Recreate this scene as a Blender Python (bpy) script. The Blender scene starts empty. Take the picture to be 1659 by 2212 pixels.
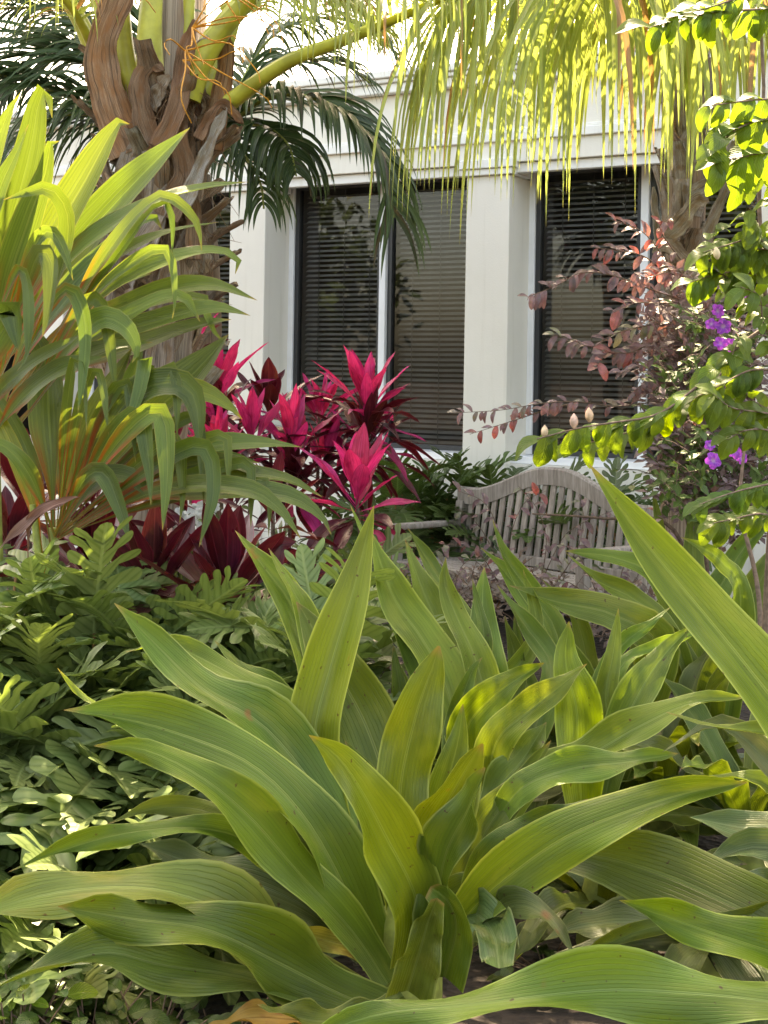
import bpy, math, random
from mathutils import Vector, Matrix, noise as mnoise
R = math.radians
random.seed(7)
scene = bpy.context.scene
COL = scene.collection

# ------------------------------------------------------------------ camera
EYE = Vector((0.0, 0.0, 1.5))
FPX = 3072.0                       # focal length in pixels of a 1659 x 2212 picture
PPX, PPY = 829.5, 810.0            # principal point (the lens is shifted down, verticals stay parallel)
ROLL = 0.0165
cam_d = bpy.data.cameras.new('camera'); cam = bpy.data.objects.new('camera', cam_d); COL.objects.link(cam)
cam_d.sensor_fit = 'VERTICAL'; cam_d.sensor_height = 36.0; cam_d.sensor_width = 27.0
cam_d.lens = 36.0 * FPX / 2212.0
cam_d.shift_y = -(1106.0 - PPY) / 2212.0
cam_d.clip_start = 0.05; cam_d.clip_end = 600
cam.location = EYE
cam.rotation_euler = (Matrix.Rotation(R(90), 4, 'X') @ Matrix.Rotation(ROLL, 4, 'Z')).to_euler()
scene.camera = cam
_cm = cam.rotation_euler.to_matrix()
CR, CU, CF = _cm @ Vector((1, 0, 0)), _cm @ Vector((0, 1, 0)), _cm @ Vector((0, 0, -1))
cam_d.dof.use_dof = False

# ------------------------------------------------------------------ sky, sun, exposure
SUN_AZ, SUN_EL = R(-8), R(52)        # azimuth from +Y towards +X
SUN = Vector((math.sin(SUN_AZ) * math.cos(SUN_EL), math.cos(SUN_AZ) * math.cos(SUN_EL), math.sin(SUN_EL)))
world = bpy.data.worlds.new('World'); scene.world = world; world.use_nodes = True
wn = world.node_tree.nodes; wl = world.node_tree.links
sky = wn.new('ShaderNodeTexSky'); sky.sky_type = 'NISHITA'; sky.sun_disc = False
sky.sun_elevation = SUN_EL; sky.sun_rotation = SUN_AZ
sky.air_density = 1.0; sky.dust_density = 4.0; sky.ozone_density = 0.6
wl.new(sky.outputs[0], wn['Background'].inputs[0]); wn['Background'].inputs[1].default_value = 0.15
sd = bpy.data.lights.new('sun', 'SUN'); sd.energy = 4.6; sd.angle = R(0.55); sd.color = (1.0, .95, .86)
so = bpy.data.objects.new('sun', sd); COL.objects.link(so); so.location = (0, 20, 25)
so.rotation_euler = SUN.to_track_quat('Z', 'Y').to_euler()
scene.view_settings.view_transform = 'Standard'; scene.view_settings.look = 'None'
scene.view_settings.gamma = 1.0; scene.view_settings.exposure = 2.95
try:
    scene.view_settings.use_white_balance = True
    scene.view_settings.white_balance_temperature = 9600
    scene.view_settings.white_balance_tint = 11
except Exception:
    pass
scene.cycles.max_bounces = 10; scene.cycles.transmission_bounces = 6; scene.cycles.transparent_max_bounces = 8
scene.cycles.use_denoising = True
scene.cycles.sample_clamp_indirect = 6.0

# ------------------------------------------------------------------ helpers
def PX(x, y, d):
    """a point of the place at depth d that the camera sees at (x, y) of the 1659 x 2212 picture"""
    return EYE + CF * d + CR * ((x - PPX) / FPX * d) + CU * (-(y - PPY) / FPX * d)

def empty(name, loc, label=None, cat=None, group=None, kind=None):
    o = bpy.data.objects.new(name, None); COL.objects.link(o); o.location = loc
    o.empty_display_size = .1
    return tag(o, label, cat, group, kind)

def tag(o, label=None, cat=None, group=None, kind=None):
    if label: o['label'] = label
    if cat: o['category'] = cat
    if group: o['group'] = group
    if kind: o['kind'] = kind
    return o

def wloc(o):
    p = Vector((0, 0, 0))
    while o is not None:
        p = p + Vector(o.location); o = o.parent
    return p

class MB:
    def __init__(s): s.v = []; s.f = []; s.uv = []; s.smooth = True
    def quad_grid(s, rows, uvs):
        b = len(s.v); n = len(rows[0])
        for r in rows: s.v.extend(r)
        for i in range(len(rows) - 1):
            for j in range(n - 1):
                a = b + i * n + j
                s.f.append((a, a + 1, a + n + 1, a + n))
                s.uv.append((uvs[i][j], uvs[i][j + 1], uvs[i + 1][j + 1], uvs[i + 1][j]))
    def face(s, pts, uv=None):
        b = len(s.v); s.v.extend(pts); s.f.append(tuple(range(b, b + len(pts))))
        s.uv.append(tuple(uv) if uv else tuple((0.5, 0.5) for _ in pts))
    def box(s, c, h, M=None):
        b = len(s.v)
        for dz in (-1, 1):
            for dx, dy in ((-1, -1), (1, -1), (1, 1), (-1, 1)):
                p = Vector((c[0] + dx * h[0], c[1] + dy * h[1], c[2] + dz * h[2]))
                s.v.append(M @ p if M else p)
        for q in ((0, 3, 2, 1), (4, 5, 6, 7), (0, 1, 5, 4), (1, 2, 6, 5), (2, 3, 7, 6), (3, 0, 4, 7)):
            s.f.append(tuple(b + i for i in q)); s.uv.append(((0, 0), (1, 0), (1, 1), (0, 1)))
    def tube(s, pts, rad, n=8, cap=True, wob=0):
        b = len(s.v); m = len(pts); up = Vector((0.31, 0.2, 1)).normalized(); rings = []; uvr = []
        for i, p in enumerate(pts):
            t = (pts[min(i + 1, m - 1)] - pts[max(i - 1, 0)])
            t = t.normalized() if t.length > 1e-9 else Vector((0, 0, 1))
            a = t.cross(up)
            if a.length < .05: a = t.cross(Vector((1, 0, 0)))
            a.normalize(); c = t.cross(a)
            r = rad[i] if isinstance(rad, (list, tuple)) else rad
            ring = []; ur = []
            for k in range(n + 1):
                q = 2 * math.pi * (k % n) / n
                rr = r * (1 + (wob * mnoise.noise(Vector((p.x * 9 + math.cos(q), p.y * 9 + math.sin(q), p.z * 9))) if wob else 0))
                ring.append(p + (a * math.cos(q) + c * math.sin(q)) * rr); ur.append((k / n, i / max(1, m - 1)))
            rings.append(ring); uvr.append(ur)
        s.quad_grid(rings, uvr)
        if cap: s.face(list(reversed(rings[-1][:-1]))); s.face(rings[0][:-1])
    def build(s, name, mat, parent=None, color=None, smooth=True, loc=None):
        """one mesh object; vertices are in world space and moved into the parent's frame"""
        me = bpy.data.meshes.new(name)
        off = wloc(parent) if parent else Vector((0, 0, 0))
        org = Vector(loc) if loc is not None else off
        me.from_pydata([tuple(Vector(p) - org) for p in s.v], [], s.f)
        ul = me.uv_layers.new(name='UVMap'); k = 0
        flat = []
        for u in s.uv:
            for c in u: flat.extend(c)
        ul.data.foreach_set('uv', flat)
        if smooth: me.polygons.foreach_set('use_smooth', [True] * len(me.polygons))
        me.materials.append(mat); me.update()
        o = bpy.data.objects.new(name, me); COL.objects.link(o)
        if parent: o.parent = parent
        o.location = org - off
        if color: o.color = (*color, 1)
        return o

def catmull(pts, n):
    """n+1 points spread evenly by length along a smooth curve through pts"""
    P = [Vector(p) for p in pts]
    if len(P) == 2: P = [P[0], P[0].lerp(P[1], .5), P[1]]
    P = [P[0] * 2 - P[1]] + P + [P[-1] * 2 - P[-2]]
    out = []
    for i in range(1, len(P) - 2):
        a, b, c, d = P[i - 1], P[i], P[i + 1], P[i + 2]
        for k in range(12):
            t = k / 12
            out.append(.5 * ((2 * b) + (c - a) * t + (2 * a - 5 * b + 4 * c - d) * t * t + (3 * b - a - 3 * c + d) * t ** 3))
    out.append(P[-2])
    L = [0]
    for i in range(1, len(out)): L.append(L[-1] + (out[i] - out[i - 1]).length)
    res = []; j = 0
    for k in range(n + 1):
        s = L[-1] * k / n
        while j < len(L) - 2 and L[j + 1] < s: j += 1
        seg = L[j + 1] - L[j]
        res.append(out[j].lerp(out[j + 1], (s - L[j]) / seg if seg > 1e-9 else 0))
    return res

def sm(x, a=0., b=1.):
    x = max(0., min(1., (x - a) / (b - a))); return x * x * (3 - 2 * x)

def prof_strap(t):      # crinum: broad clasping base, pointed tip
    w = .62 + .38 * sm(t, 0, .42)
    if t > .42: w *= 1 - ((t - .42) / .58) ** 2.3
    return max(w, .012)
def prof_blunt(t):      # an old leaf with its tip torn off
    w = .66 + .34 * sm(t, 0, .4)
    if t > .66: w *= 1 - .95 * ((t - .66) / .34) ** 2.4
    return w
def prof_lance(t):      # cordyline: channelled stalk, then a lance-shaped blade
    w = .13 + .87 * sm(t, .14, .52)
    if t > .55: w *= 1 - ((t - .55) / .45) ** 2.1
    return max(w, .012)
def prof_oval(t):
    return max(.02, math.sin(math.pi * min(1, t * .96 + .03)) ** .62 * (1 - .18 * t))
def prof_needle(t):
    w = .5 + .5 * sm(t, 0, .15)
    return max(.02, w * (1 - t ** 2.4) if t > .2 else w)

def ribbon(mb, pts, width, n=22, nw=6, prof=prof_strap, fold=18, wave=0.0, freq=3.0, nh=(0, -.75, .66), twist=(0, 0), ph=None, curl=0):
    c = catmull(pts, n); nh = Vector(nh).normalized(); rows = []; uvs = []
    ph = random.uniform(0, 6.28) if ph is None else ph
    cf, sf = math.cos(R(fold)), math.sin(R(fold)); N = None
    for i, p in enumerate(c):
        t = i / n
        T = (c[min(i + 1, n)] - c[max(i - 1, 0)]).normalized()
        if N is None:
            N = nh - T * nh.dot(T)
            if N.length < .1: N = Vector((0, -1, 0)) - T * (-T.y)
        else:
            M1 = N - T * N.dot(T); M2 = nh - T * nh.dot(T)       # carry the frame along, pulled gently to the hint
            N = M1.normalized() * .8 + (M2.normalized() * .2 if M2.length > .25 else Vector())
            N = N - T * N.dot(T)
        N.normalize()
        a = R(twist[0] + (twist[1] - twist[0]) * t)
        Nn = Matrix.Rotation(a, 3, T) @ N
        S = T.cross(Nn)
        w = width * .5 * prof(t); row = []; ur = []
        for j in range(nw + 1):
            u = -1 + 2 * j / nw; au = abs(u)
            off = S * (w * u * cf) + Nn * (w * (au ** 1.12) * sf)
            if wave:
                env = sm(t, .08, .35) * (1 - sm(t, .85, 1))
                off += Nn * (wave * au * au * env * math.sin(freq * 6.283 * t + ph + (1.7 if u > 0 else 0)))
            if curl: off -= Nn * (curl * au * au * w)
            row.append(p + off); ur.append((j / nw, t))
        rows.append(row); uvs.append(ur)
    mb.quad_grid(rows, uvs)
    return mb

# ------------------------------------------------------------------ materials
def new_mat(name):
    m = bpy.data.materials.new(name); m.use_nodes = True
    nt = m.node_tree; nt.nodes.clear()
    return m, nt, nt.nodes, nt.links
class G:
    """a small wrapper for building node graphs"""
    def __init__(s, name): s.m, s.nt, s.n, s.l = new_mat(name)
    def node(s, t, **kw):
        x = s.n.new(t)
        for k, v in kw.items(): setattr(x, k, v)
        return x
    def put(s, sock, v):
        if hasattr(v, 'is_linked') or isinstance(v, bpy.types.NodeSocket): s.l.new(v, sock)
        elif isinstance(v, (tuple, list)) and len(v) == 3 and sock.type == 'RGBA': sock.default_value = (*v, 1)
        else: sock.default_value = v
    def math(s, op, a, b=0.0, clamp=False):
        x = s.node('ShaderNodeMath', operation=op, use_clamp=clamp); s.put(x.inputs[0], a); s.put(x.inputs[1], b); return x.outputs[0]
    def mix(s, f, a, b, mode='MIX'):
        x = s.node('ShaderNodeMix', data_type='RGBA', blend_type=mode); s.put(x.inputs[0], f); s.put(x.inputs[6], a); s.put(x.inputs[7], b); return x.outputs[2]
    def ramp(s, f, lo, hi, a=0.0, b=1.0):
        x = s.node('ShaderNodeMapRange', interpolation_type='SMOOTHSTEP'); s.put(x.inputs[0], f)
        x.inputs[1].default_value = lo; x.inputs[2].default_value = hi; x.inputs[3].default_value = a; x.inputs[4].default_value = b; return x.outputs[0]
    def noise(s, vec, scale, detail=3, rough=.5, dist=0):
        x = s.node('ShaderNodeTexNoise'); s.put(x.inputs['Vector'], vec) if vec is not None else None
        x.inputs['Scale'].default_value = scale; x.inputs['Detail'].default_value = detail; x.inputs['Roughness'].default_value = rough; x.inputs['Distortion'].default_value = dist
        return x.outputs[0]
    def vec(s, x, y, z):
        c = s.node('ShaderNodeCombineXYZ'); s.put(c.inputs[0], x); s.put(c.inputs[1], y); s.put(c.inputs[2], z); return c.outputs[0]
    def sepuv(s):
        uv = s.node('ShaderNodeTexCoord').outputs['UV']; x = s.node('ShaderNodeSeparateXYZ'); s.l.new(uv, x.inputs[0]); return x.outputs[0], x.outputs[1]
    def bump(s, h, strength, dist):
        b = s.node('ShaderNodeBump'); b.inputs['Strength'].default_value = strength; b.inputs['Distance'].default_value = dist; s.l.new(h, b.inputs['Height']); return b.outputs[0]
    def principled(s, col, rough, normal=None, **kw):
        p = s.node('ShaderNodeBsdfPrincipled'); s.put(p.inputs['Base Color'], col); s.put(p.inputs['Roughness'], rough)
        if normal is not None: s.l.new(normal, p.inputs['Normal'])
        for k, v in kw.items(): s.put(p.inputs[k.replace('_', ' ')], v)
        return p.outputs[0]
    def out(s, sh):
        o = s.node('ShaderNodeOutputMaterial'); s.l.new(sh, o.inputs[0]); return s.m

def leaf_material(name, dark, light, mid, edge=None, rough=.42, trans=.28, tcol=None, veins=26, vein_len=1.3, base=None, base_range=(.0, .45), base_edge=False,
                  tip=None, spots=0.0, spot_scale=55, feather=False, bumpd=.0016, old=None, vary=.35, midw=.07, spec=.32, lines=0, tone=.80):
    sc_ = lambda c: tuple(x * tone for x in c) if c else c
    dark, light, mid, edge, tcol, base, tip, old = map(sc_, (dark, light, mid, edge, tcol, base, tip, old))
    g = G(name); u, v = g.sepuv()
    info = g.node('ShaderNodeObjectInfo'); rnd = info.outputs['Random']
    a = g.math('ABSOLUTE', g.math('MULTIPLY', g.math('SUBTRACT', u, .5), 2))
    if feather:      # side veins run obliquely from the midrib
        w = g.math('ADD', g.math('MULTIPLY', v, veins), g.math('MULTIPLY', a, -veins * .42))
        vn = g.math('ABSOLUTE', g.math('SINE', g.math('MULTIPLY', w, 3.1416)))
        vn = g.math('ADD', g.math('MULTIPLY', vn, .55), g.math('MULTIPLY', g.noise(g.vec(u, v, rnd), 7), .45))
    else:
        vn = g.noise(g.vec(g.math('MULTIPLY', u, veins), g.math('MULTIPLY', v, vein_len), g.math('MULTIPLY', rnd, 37)), 1.0, 3, .62)
    col = g.mix(g.ramp(vn, .32, .68), dark, light)
    if lines:
        ln = g.math('ABSOLUTE', g.math('SINE', g.math('MULTIPLY', g.math('ADD', u, g.math('MULTIPLY', vn, .006)), 3.1416 * lines)))
        ln = g.ramp(ln, .0, .55, 0, 1); fine = g.noise(g.vec(g.math('MULTIPLY', u, 170), g.math('MULTIPLY', v, 3), rnd), 1, 2)
        col = g.mix(g.math('MULTIPLY', g.ramp(ln, 0, 1, 1, 0), .30), col, tuple(x * .62 for x in dark)); col = g.mix(g.math('MULTIPLY', g.ramp(fine, .4, .7), .28), col, light)
        vn = g.math('ADD', g.math('MULTIPLY', ln, .8), g.math('ADD', g.math('MULTIPLY', vn, .5), g.math('MULTIPLY', fine, .35)))
    cl = g.noise(g.vec(g.math('MULTIPLY', u, 1.6), g.math('MULTIPLY', v, 3.2), g.math('MULTIPLY', rnd, 91)), 1.0, 2)
    hs = g.node('ShaderNodeHueSaturation'); hs.inputs['Hue'].default_value = .5
    g.l.new(col, hs.inputs['Color'])
    g.put(hs.inputs['Value'], g.math('ADD', g.math('MULTIPLY', g.ramp(cl, .25, .75), vary), 1 - vary * .55))
    g.put(hs.inputs['Hue'], g.math('ADD', g.math('MULTIPLY', rnd, .035), .482))
    col = hs.outputs[0]
    if old: col = g.mix(g.math('MULTIPLY', g.ramp(g.noise(g.vec(u, g.math('MULTIPLY', v, 2.2), g.math('MULTIPLY', rnd, 53)), 2.2, 3), .52, .72), .75), col, old)
    if base:
        bf = g.ramp(v, base_range[0], base_range[1], 1, 0)
        if base_edge: bf = g.math('MULTIPLY', bf, g.ramp(a, .30, .80, .06, 1))
        bf = g.math('MULTIPLY', bf, g.ramp(g.noise(g.vec(g.math('MULTIPLY', u, 14), v, rnd), 1.4, 3), .25, .6, .35, 1))
        col = g.mix(bf, col, base)
    col = g.mix(g.math('MULTIPLY', g.ramp(a, midw * .35, midw, 1, 0), .8), col, mid)
    if lines: col = g.mix(g.math('MULTIPLY', g.ramp(a, .0, .022, 1, 0), .7), col, tuple(x * .55 for x in dark))
    if edge: col = g.mix(g.math('MULTIPLY', g.ramp(a, .9, .985), .75), col, edge)
    if tip: col = g.mix(g.ramp(g.math('ADD', v, g.math('MULTIPLY', cl, .06)), .985, 1.035), col, tip)
    if spots:
        geo = g.node('ShaderNodeTexCoord').outputs['Object']
        sp = g.noise(geo, spot_scale, 2, .5); col = g.mix(g.ramp(sp, .74 - spots * .05, .80 - spots * .05), col, (.06, .025, .012))
        sp2 = g.noise(geo, 5.5, 3, .5); col = g.mix(g.ramp(sp2, .72 - spots * .03, .76 - spots * .03), col, (.22, .085, .02))
    col = g.mix(1.0, col, info.outputs['Color'], 'MULTIPLY')
    nrm = g.bump(g.math('ADD', vn, g.math('MULTIPLY', g.ramp(a, 0, midw * 1.3, -1.2, 0), 1)), .55, bumpd)
    rr = g.math('ADD', g.math('MULTIPLY', cl, .16), rough - .08)
    p = g.principled(col, rr, nrm, Specular_IOR_Level=spec)
    tr = g.node('ShaderNodeBsdfTranslucent')
    tc = g.mix(1.0, g.mix(.5, col, tcol or light), (1.5, 1.5, 1.2), 'MULTIPLY')
    g.l.new(g.mix(1.0, tc, info.outputs['Color'], 'MULTIPLY'), tr.inputs[0]); g.l.new(nrm, tr.inputs['Normal'])
    ms = g.node('ShaderNodeMixShader'); ms.inputs[0].default_value = trans
    g.l.new(p, ms.inputs[1]); g.l.new(tr.outputs[0], ms.inputs[2])
    return g.out(ms.outputs[0])

def wood_material(name, c1, c2, scale=(40, 40, 3), rough=.8, axis_obj=True, bumpd=.002):
    g = G(name); tc = g.node('ShaderNodeTexCoord').outputs['Object']
    mp = g.node('ShaderNodeMapping'); mp.inputs['Scale'].default_value = scale; g.l.new(tc, mp.inputs[0])
    info = g.node('ShaderNodeObjectInfo')
    n1 = g.noise(g.mix(1.0, mp.outputs[0], g.vec(g.math('MULTIPLY', info.outputs['Random'], 31), 0, 0), 'ADD'), 1, 5, .6, .4)
    col = g.mix(g.ramp(n1, .3, .7), c1, c2)
    n2 = g.noise(tc, 4, 3); col = g.mix(g.ramp(n2, .35, .8, 0, .55), col, tuple(x * .55 for x in c1))
    col = g.mix(1.0, col, info.outputs['Color'], 'MULTIPLY')
    return g.out(g.principled(col, rough, g.bump(n1, .6, bumpd)))

def plain_material(name, col, rough=.6, nscale=12, amp=.12, bumpd=.001, bscale=120, metal=0.0, spec=.5):
    g = G(name); tc = g.node('ShaderNodeTexCoord').outputs['Object']; info = g.node('ShaderNodeObjectInfo')
    n = g.noise(tc, nscale, 4); c = g.mix(g.ramp(n, .3, .7), tuple(x * (1 - amp) for x in col), tuple(min(1, x * (1 + amp)) for x in col))
    c = g.mix(1.0, c, info.outputs['Color'], 'MULTIPLY')
    return g.out(g.principled(c, rough, g.bump(g.noise(tc, bscale, 2), .5, bumpd), Metallic=metal, Specular_IOR_Level=spec))

M = {}
M['crinum'] = leaf_material('crinum leaf', (.094, .150, .017), (.140, .202, .027), (.24, .30, .070), edge=(.36, .40, .10), rough=.36, trans=.22, tcol=(.26, .34, .02), veins=9, spots=.75, spec=.26, lines=17, old=(.20, .235, .035), tip=(.34, .22, .07), vary=.5)
M['crinum_old'] = leaf_material('old crinum leaf', (.085, .135, .030), (.15, .205, .055), (.22, .28, .10), edge=(.26, .28, .10), rough=.38, trans=.14, veins=9, lines=15, spots=.8, spot_scale=32, old=(.20, .20, .05), vary=.5)
M['crinum_dead'] = leaf_material('yellowed crinum leaf', (.36, .28, .04), (.52, .44, .09), (.5, .42, .12), rough=.6, trans=.25, veins=22, spots=.9, spot_scale=18, old=(.25, .10, .03))
M['cordyline'] = leaf_material('green cordyline leaf', (.066, .115, .014), (.145, .205, .034), (.24, .30, .07), edge=(.26, .24, .05), rough=.30, trans=.27, lines=13, tcol=(.24, .34, .04), veins=22, base=(.44, .030, .006), base_range=(.30, .56), spec=.38, base_edge=True, tip=(.42, .26, .05))
M['cordyline_dry'] = leaf_material('dry cordyline leaf', (.14, .06, .045), (.24, .11, .08), (.2, .1, .07), rough=.6, trans=.15)
M['magenta'] = leaf_material('magenta ti leaf', (.60, .018, .15), (.80, .085, .29), (.78, .10, .28), edge=(.36, .012, .06), rough=.42, trans=.34, tone=.95, tcol=(.85, .02, .20), veins=14, tip=(.22, .05, .04), vary=.5, lines=9, old=(.26, .012, .045))
M['burgundy'] = leaf_material('burgundy ti leaf', (.052, .008, .017), (.115, .018, .034), (.20, .03, .055), edge=(.26, .02, .06), rough=.30, trans=.18, tcol=(.34, .01, .025), veins=16, old=(.16, .04, .035), vary=.5)
M['philo'] = leaf_material('philodendron leaf', (.120, .175, .050), (.185, .245, .082), (.27, .33, .12), rough=.40, spec=.34, trans=.22, tcol=(.22, .32, .05), veins=12, feather=True, bumpd=.003, vary=.4, midw=.05)
M['palm'] = leaf_material('coconut leaflet', (.18, .225, .050), (.29, .335, .09), (.38, .39, .15), rough=.36, spec=.5, trans=.50, tone=.92, tcol=(.41, .50, .11), veins=8, tip=(.34, .22, .09), old=(.36, .29, .08), vary=.4, midw=.16, bumpd=.0008)
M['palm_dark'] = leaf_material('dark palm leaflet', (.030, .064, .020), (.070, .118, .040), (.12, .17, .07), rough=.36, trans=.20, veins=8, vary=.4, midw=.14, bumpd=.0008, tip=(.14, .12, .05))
M['shrub'] = leaf_material('broad shrub leaf', (.055, .110, .018), (.110, .175, .035), (.19, .26, .07), rough=.42, trans=.42, tcol=(.34, .48, .02), veins=9, feather=True, bumpd=.002, midw=.06)
M['loro'] = leaf_material('purple fringe leaf', (.150, .098, .118), (.275, .195, .220), (.30, .21, .22), rough=.34, trans=.30, tcol=(.46, .12, .10), veins=8, feather=True, old=(.16, .17, .08), midw=.07, vary=.5, spec=.5)
M['petal'] = leaf_material('violet petal', (.26, .03, .44), (.40, .09, .62), (.55, .25, .55), rough=.6, trans=.3, tcol=(.5, .06, .7), veins=18, base=(.75, .55, .70), base_range=(.0, .42), vary=.6)
M['white_petal'] = leaf_material('white petal', (.72, .74, .72), (.85, .86, .84), (.8, .8, .7), rough=.6, trans=.3, veins=10)
M['bud'] = plain_material('flower bud', (.55, .38, .24), .5, 60, .3)
M['tree'] = leaf_material('broad tree leaf', (.04, .075, .018), (.075, .12, .03), (.1, .15, .05), rough=.45, trans=.22, veins=9, feather=True)
M['cover'] = leaf_material('ground cover leaf', (.055, .105, .022), (.10, .165, .035), (.16, .22, .06), rough=.38, trans=.25, veins=9, feather=True)
M['stalk'] = plain_material('green stalk', (.24, .27, .055), .5, 30, .25)
M['petiole'] = plain_material('palm petiole', (.36, .36, .045), .45, 10, .25)
M['rust_stalk'] = plain_material('rusty leaf stalk', (.20, .10, .035), .5, 30, .3)
M['twig'] = plain_material('brown twig', (.15, .095, .065), .8, 60, .3)
M['orange'] = plain_material('orange flower strand', (.58, .25, .03), .55, 60, .25)
M['mulch'] = None

def fibre_material(name, c1, c2, c3):
    g = G(name); u, v = g.sepuv(); info = g.node('ShaderNodeObjectInfo'); r = g.math('MULTIPLY', info.outputs['Random'], 47)
    n1 = g.noise(g.vec(g.math('MULTIPLY', u, 70), g.math('MULTIPLY', v, 3.0), r), 1, 5, .7, .9)
    n2 = g.noise(g.vec(u, g.math('MULTIPLY', v, 2), r), 3.2, 4, .6)
    n4 = g.noise(g.vec(g.math('MULTIPLY', u, 9), g.math('MULTIPLY', v, 1.4), r), 1, 4, .7, 1.5)
    col = g.mix(g.ramp(n1, .40, .60), c1, c2); col = g.mix(g.ramp(n2, .42, .66), col, c3); col = g.mix(g.ramp(n4, .52, .66, 0, .8), col, tuple(x * .28 for x in c1))
    col = g.mix(1.0, col, info.outputs['Color'], 'MULTIPLY')
    return g.out(g.principled(col, .85, g.bump(n1, 1.0, .010)))
M['boot'] = fibre_material('palm boot', (.17, .11, .068), (.42, .32, .23), (.30, .17, .085))
M['boot_grey'] = fibre_material('weathered palm boot', (.27, .235, .20), (.55, .50, .44), (.32, .23, .15))
M['bark'] = fibre_material('palm bark', (.20, .15, .11), (.42, .34, .265), (.27, .17, .10))

def stucco_material(name, col):
    g = G(name); tc = g.node('ShaderNodeTexCoord').outputs['Object']
    n1 = g.noise(tc, 1.6, 5, .6); n2 = g.noise(tc, 90, 3, .6)
    st = g.node('ShaderNodeMapping'); st.inputs['Scale'].default_value = (14, 14, .8); g.l.new(tc, st.inputs[0])
    n3 = g.noise(st.outputs[0], 1, 4, .6)
    c = g.mix(g.ramp(n1, .3, .75, 0, .6), col, tuple(x * .88 for x in col))
    c = g.mix(g.ramp(n3, .52, .80, 0, .38), c, (.50, .46, .36))
    return g.out(g.principled(c, .85, g.bump(n2, .5, .0025)))
M['wall'] = stucco_material('cream stucco', (.78, .745, .66))
M['trim'] = stucco_material('white painted trim', (.82, .81, .765))
M['roof'] = plain_material('pale roof membrane', (.62, .61, .58), .8)
M['frame_white'] = plain_material('white window frame', (.78, .79, .80), .35, 6, .04, .0003)
M['frame_dark'] = plain_material('dark window sash', (.030, .032, .034), .4, 6, .1, .0003)
M['slat'] = plain_material('dark wooden blind slat', (.31, .29, .27), .45, 8, .18, .0004)
M['cord'] = plain_material('blind cord', (.12, .11, .10), .7)
M['room'] = plain_material('dim room wall', (.07, .06, .05), .9)
g = G('window glass')
fr = g.node('ShaderNodeFresnel'); fr.inputs[0].default_value = 1.5
tr = g.node('ShaderNodeBsdfTransparent'); tr.inputs[0].default_value = (.86, .88, .88, 1)
gl = g.node('ShaderNodeBsdfGlossy'); gl.inputs['Roughness'].default_value = .012
ms = g.node('ShaderNodeMixShader'); g.l.new(g.math('MULTIPLY', fr.outputs[0], 1.0, True), ms.inputs[0]); g.l.new(tr.outputs[0], ms.inputs[1]); g.l.new(gl.outputs[0], ms.inputs[2])
M['glass'] = g.out(ms.outputs[0])
M['teak'] = wood_material('weathered teak', (.22, .190, .160), (.40, .355, .315), (60, 60, 5))

# ------------------------------------------------------------------ ground
def ground_material():
    g = G('dark mulch'); tc = g.node('ShaderNodeTexCoord').outputs['Object']
    v = g.node('ShaderNodeTexVoronoi'); v.inputs['Scale'].default_value = 34; g.l.new(tc, v.inputs[0])
    n = g.noise(tc, 7, 6, .65)
    c = g.mix(g.ramp(n, .3, .7), (.010, .007, .005), (.034, .022, .014))
    c = g.mix(g.math('MULTIPLY', g.ramp(v.outputs['Distance'], .2, .6), .4), c, (.050, .034, .022))
    return g.out(g.principled(c, .95, g.bump(v.outputs['Distance'], .9, .02)))
mb = MB(); rows = []; uvs = []
xs = [-250, -60, -15] + [-6 + .4 * i for i in range(31)] + [15, 60, 250]
ys = [-250, -60, -10, 0] + [1 + .4 * i for i in range(28)] + [18, 60, 250]
for y in ys:
    rows.append([Vector((x, y, .05 * mnoise.noise(Vector((x * .9, y * .9, 0))) if abs(x) < 8 and 0 < y < 12 else 0)) for x in xs]); uvs.append([(x, y) for x in xs])
mb.quad_grid(rows, uvs)
tag(mb.build('ground', ground_material()), kind='structure')

# ------------------------------------------------------------------ building
E = Vector((.858, -.514, 0)).normalized(); NO = Vector((-E.y * -1, 0, 0))
NO = Vector((-.514, -.858, 0)).normalized()          # outward from the facade, towards the garden
P0 = PX(1003, 700, 10.0); P0.z = 0
BM = Matrix(((E.x, NO.x, 0, P0.x), (E.y, NO.y, 0, P0.y), (0, 0, 1, 0), (0, 0, 0, 1)))   # s along, o outward, z up
bld = empty('building', P0, 'single storey cream stucco building with pilasters and dark blinds behind the garden', 'building')
def bpart(name, mat, boxes, parent=bld, bevel=0, smooth=False):
    m = MB()
    for (s0, s1, o0, o1, z0, z1) in boxes:
        m.box(((s0 + s1) / 2, (o0 + o1) / 2, (z0 + z1) / 2), (abs(s1 - s0) / 2, abs(o1 - o0) / 2, abs(z1 - z0) / 2), BM)
    o = m.build(name, M[mat], parent, smooth=smooth)
    if bevel:
        b = o.modifiers.new('edge', 'BEVEL'); b.width = bevel; b.segments = 2; b.limit_method = 'ANGLE'
    return o
PIT, PW, REC = 2.07, .336, .30
SILL, HEAD = .955, 2.915
S0, S1 = -8.4, 6.4
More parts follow.
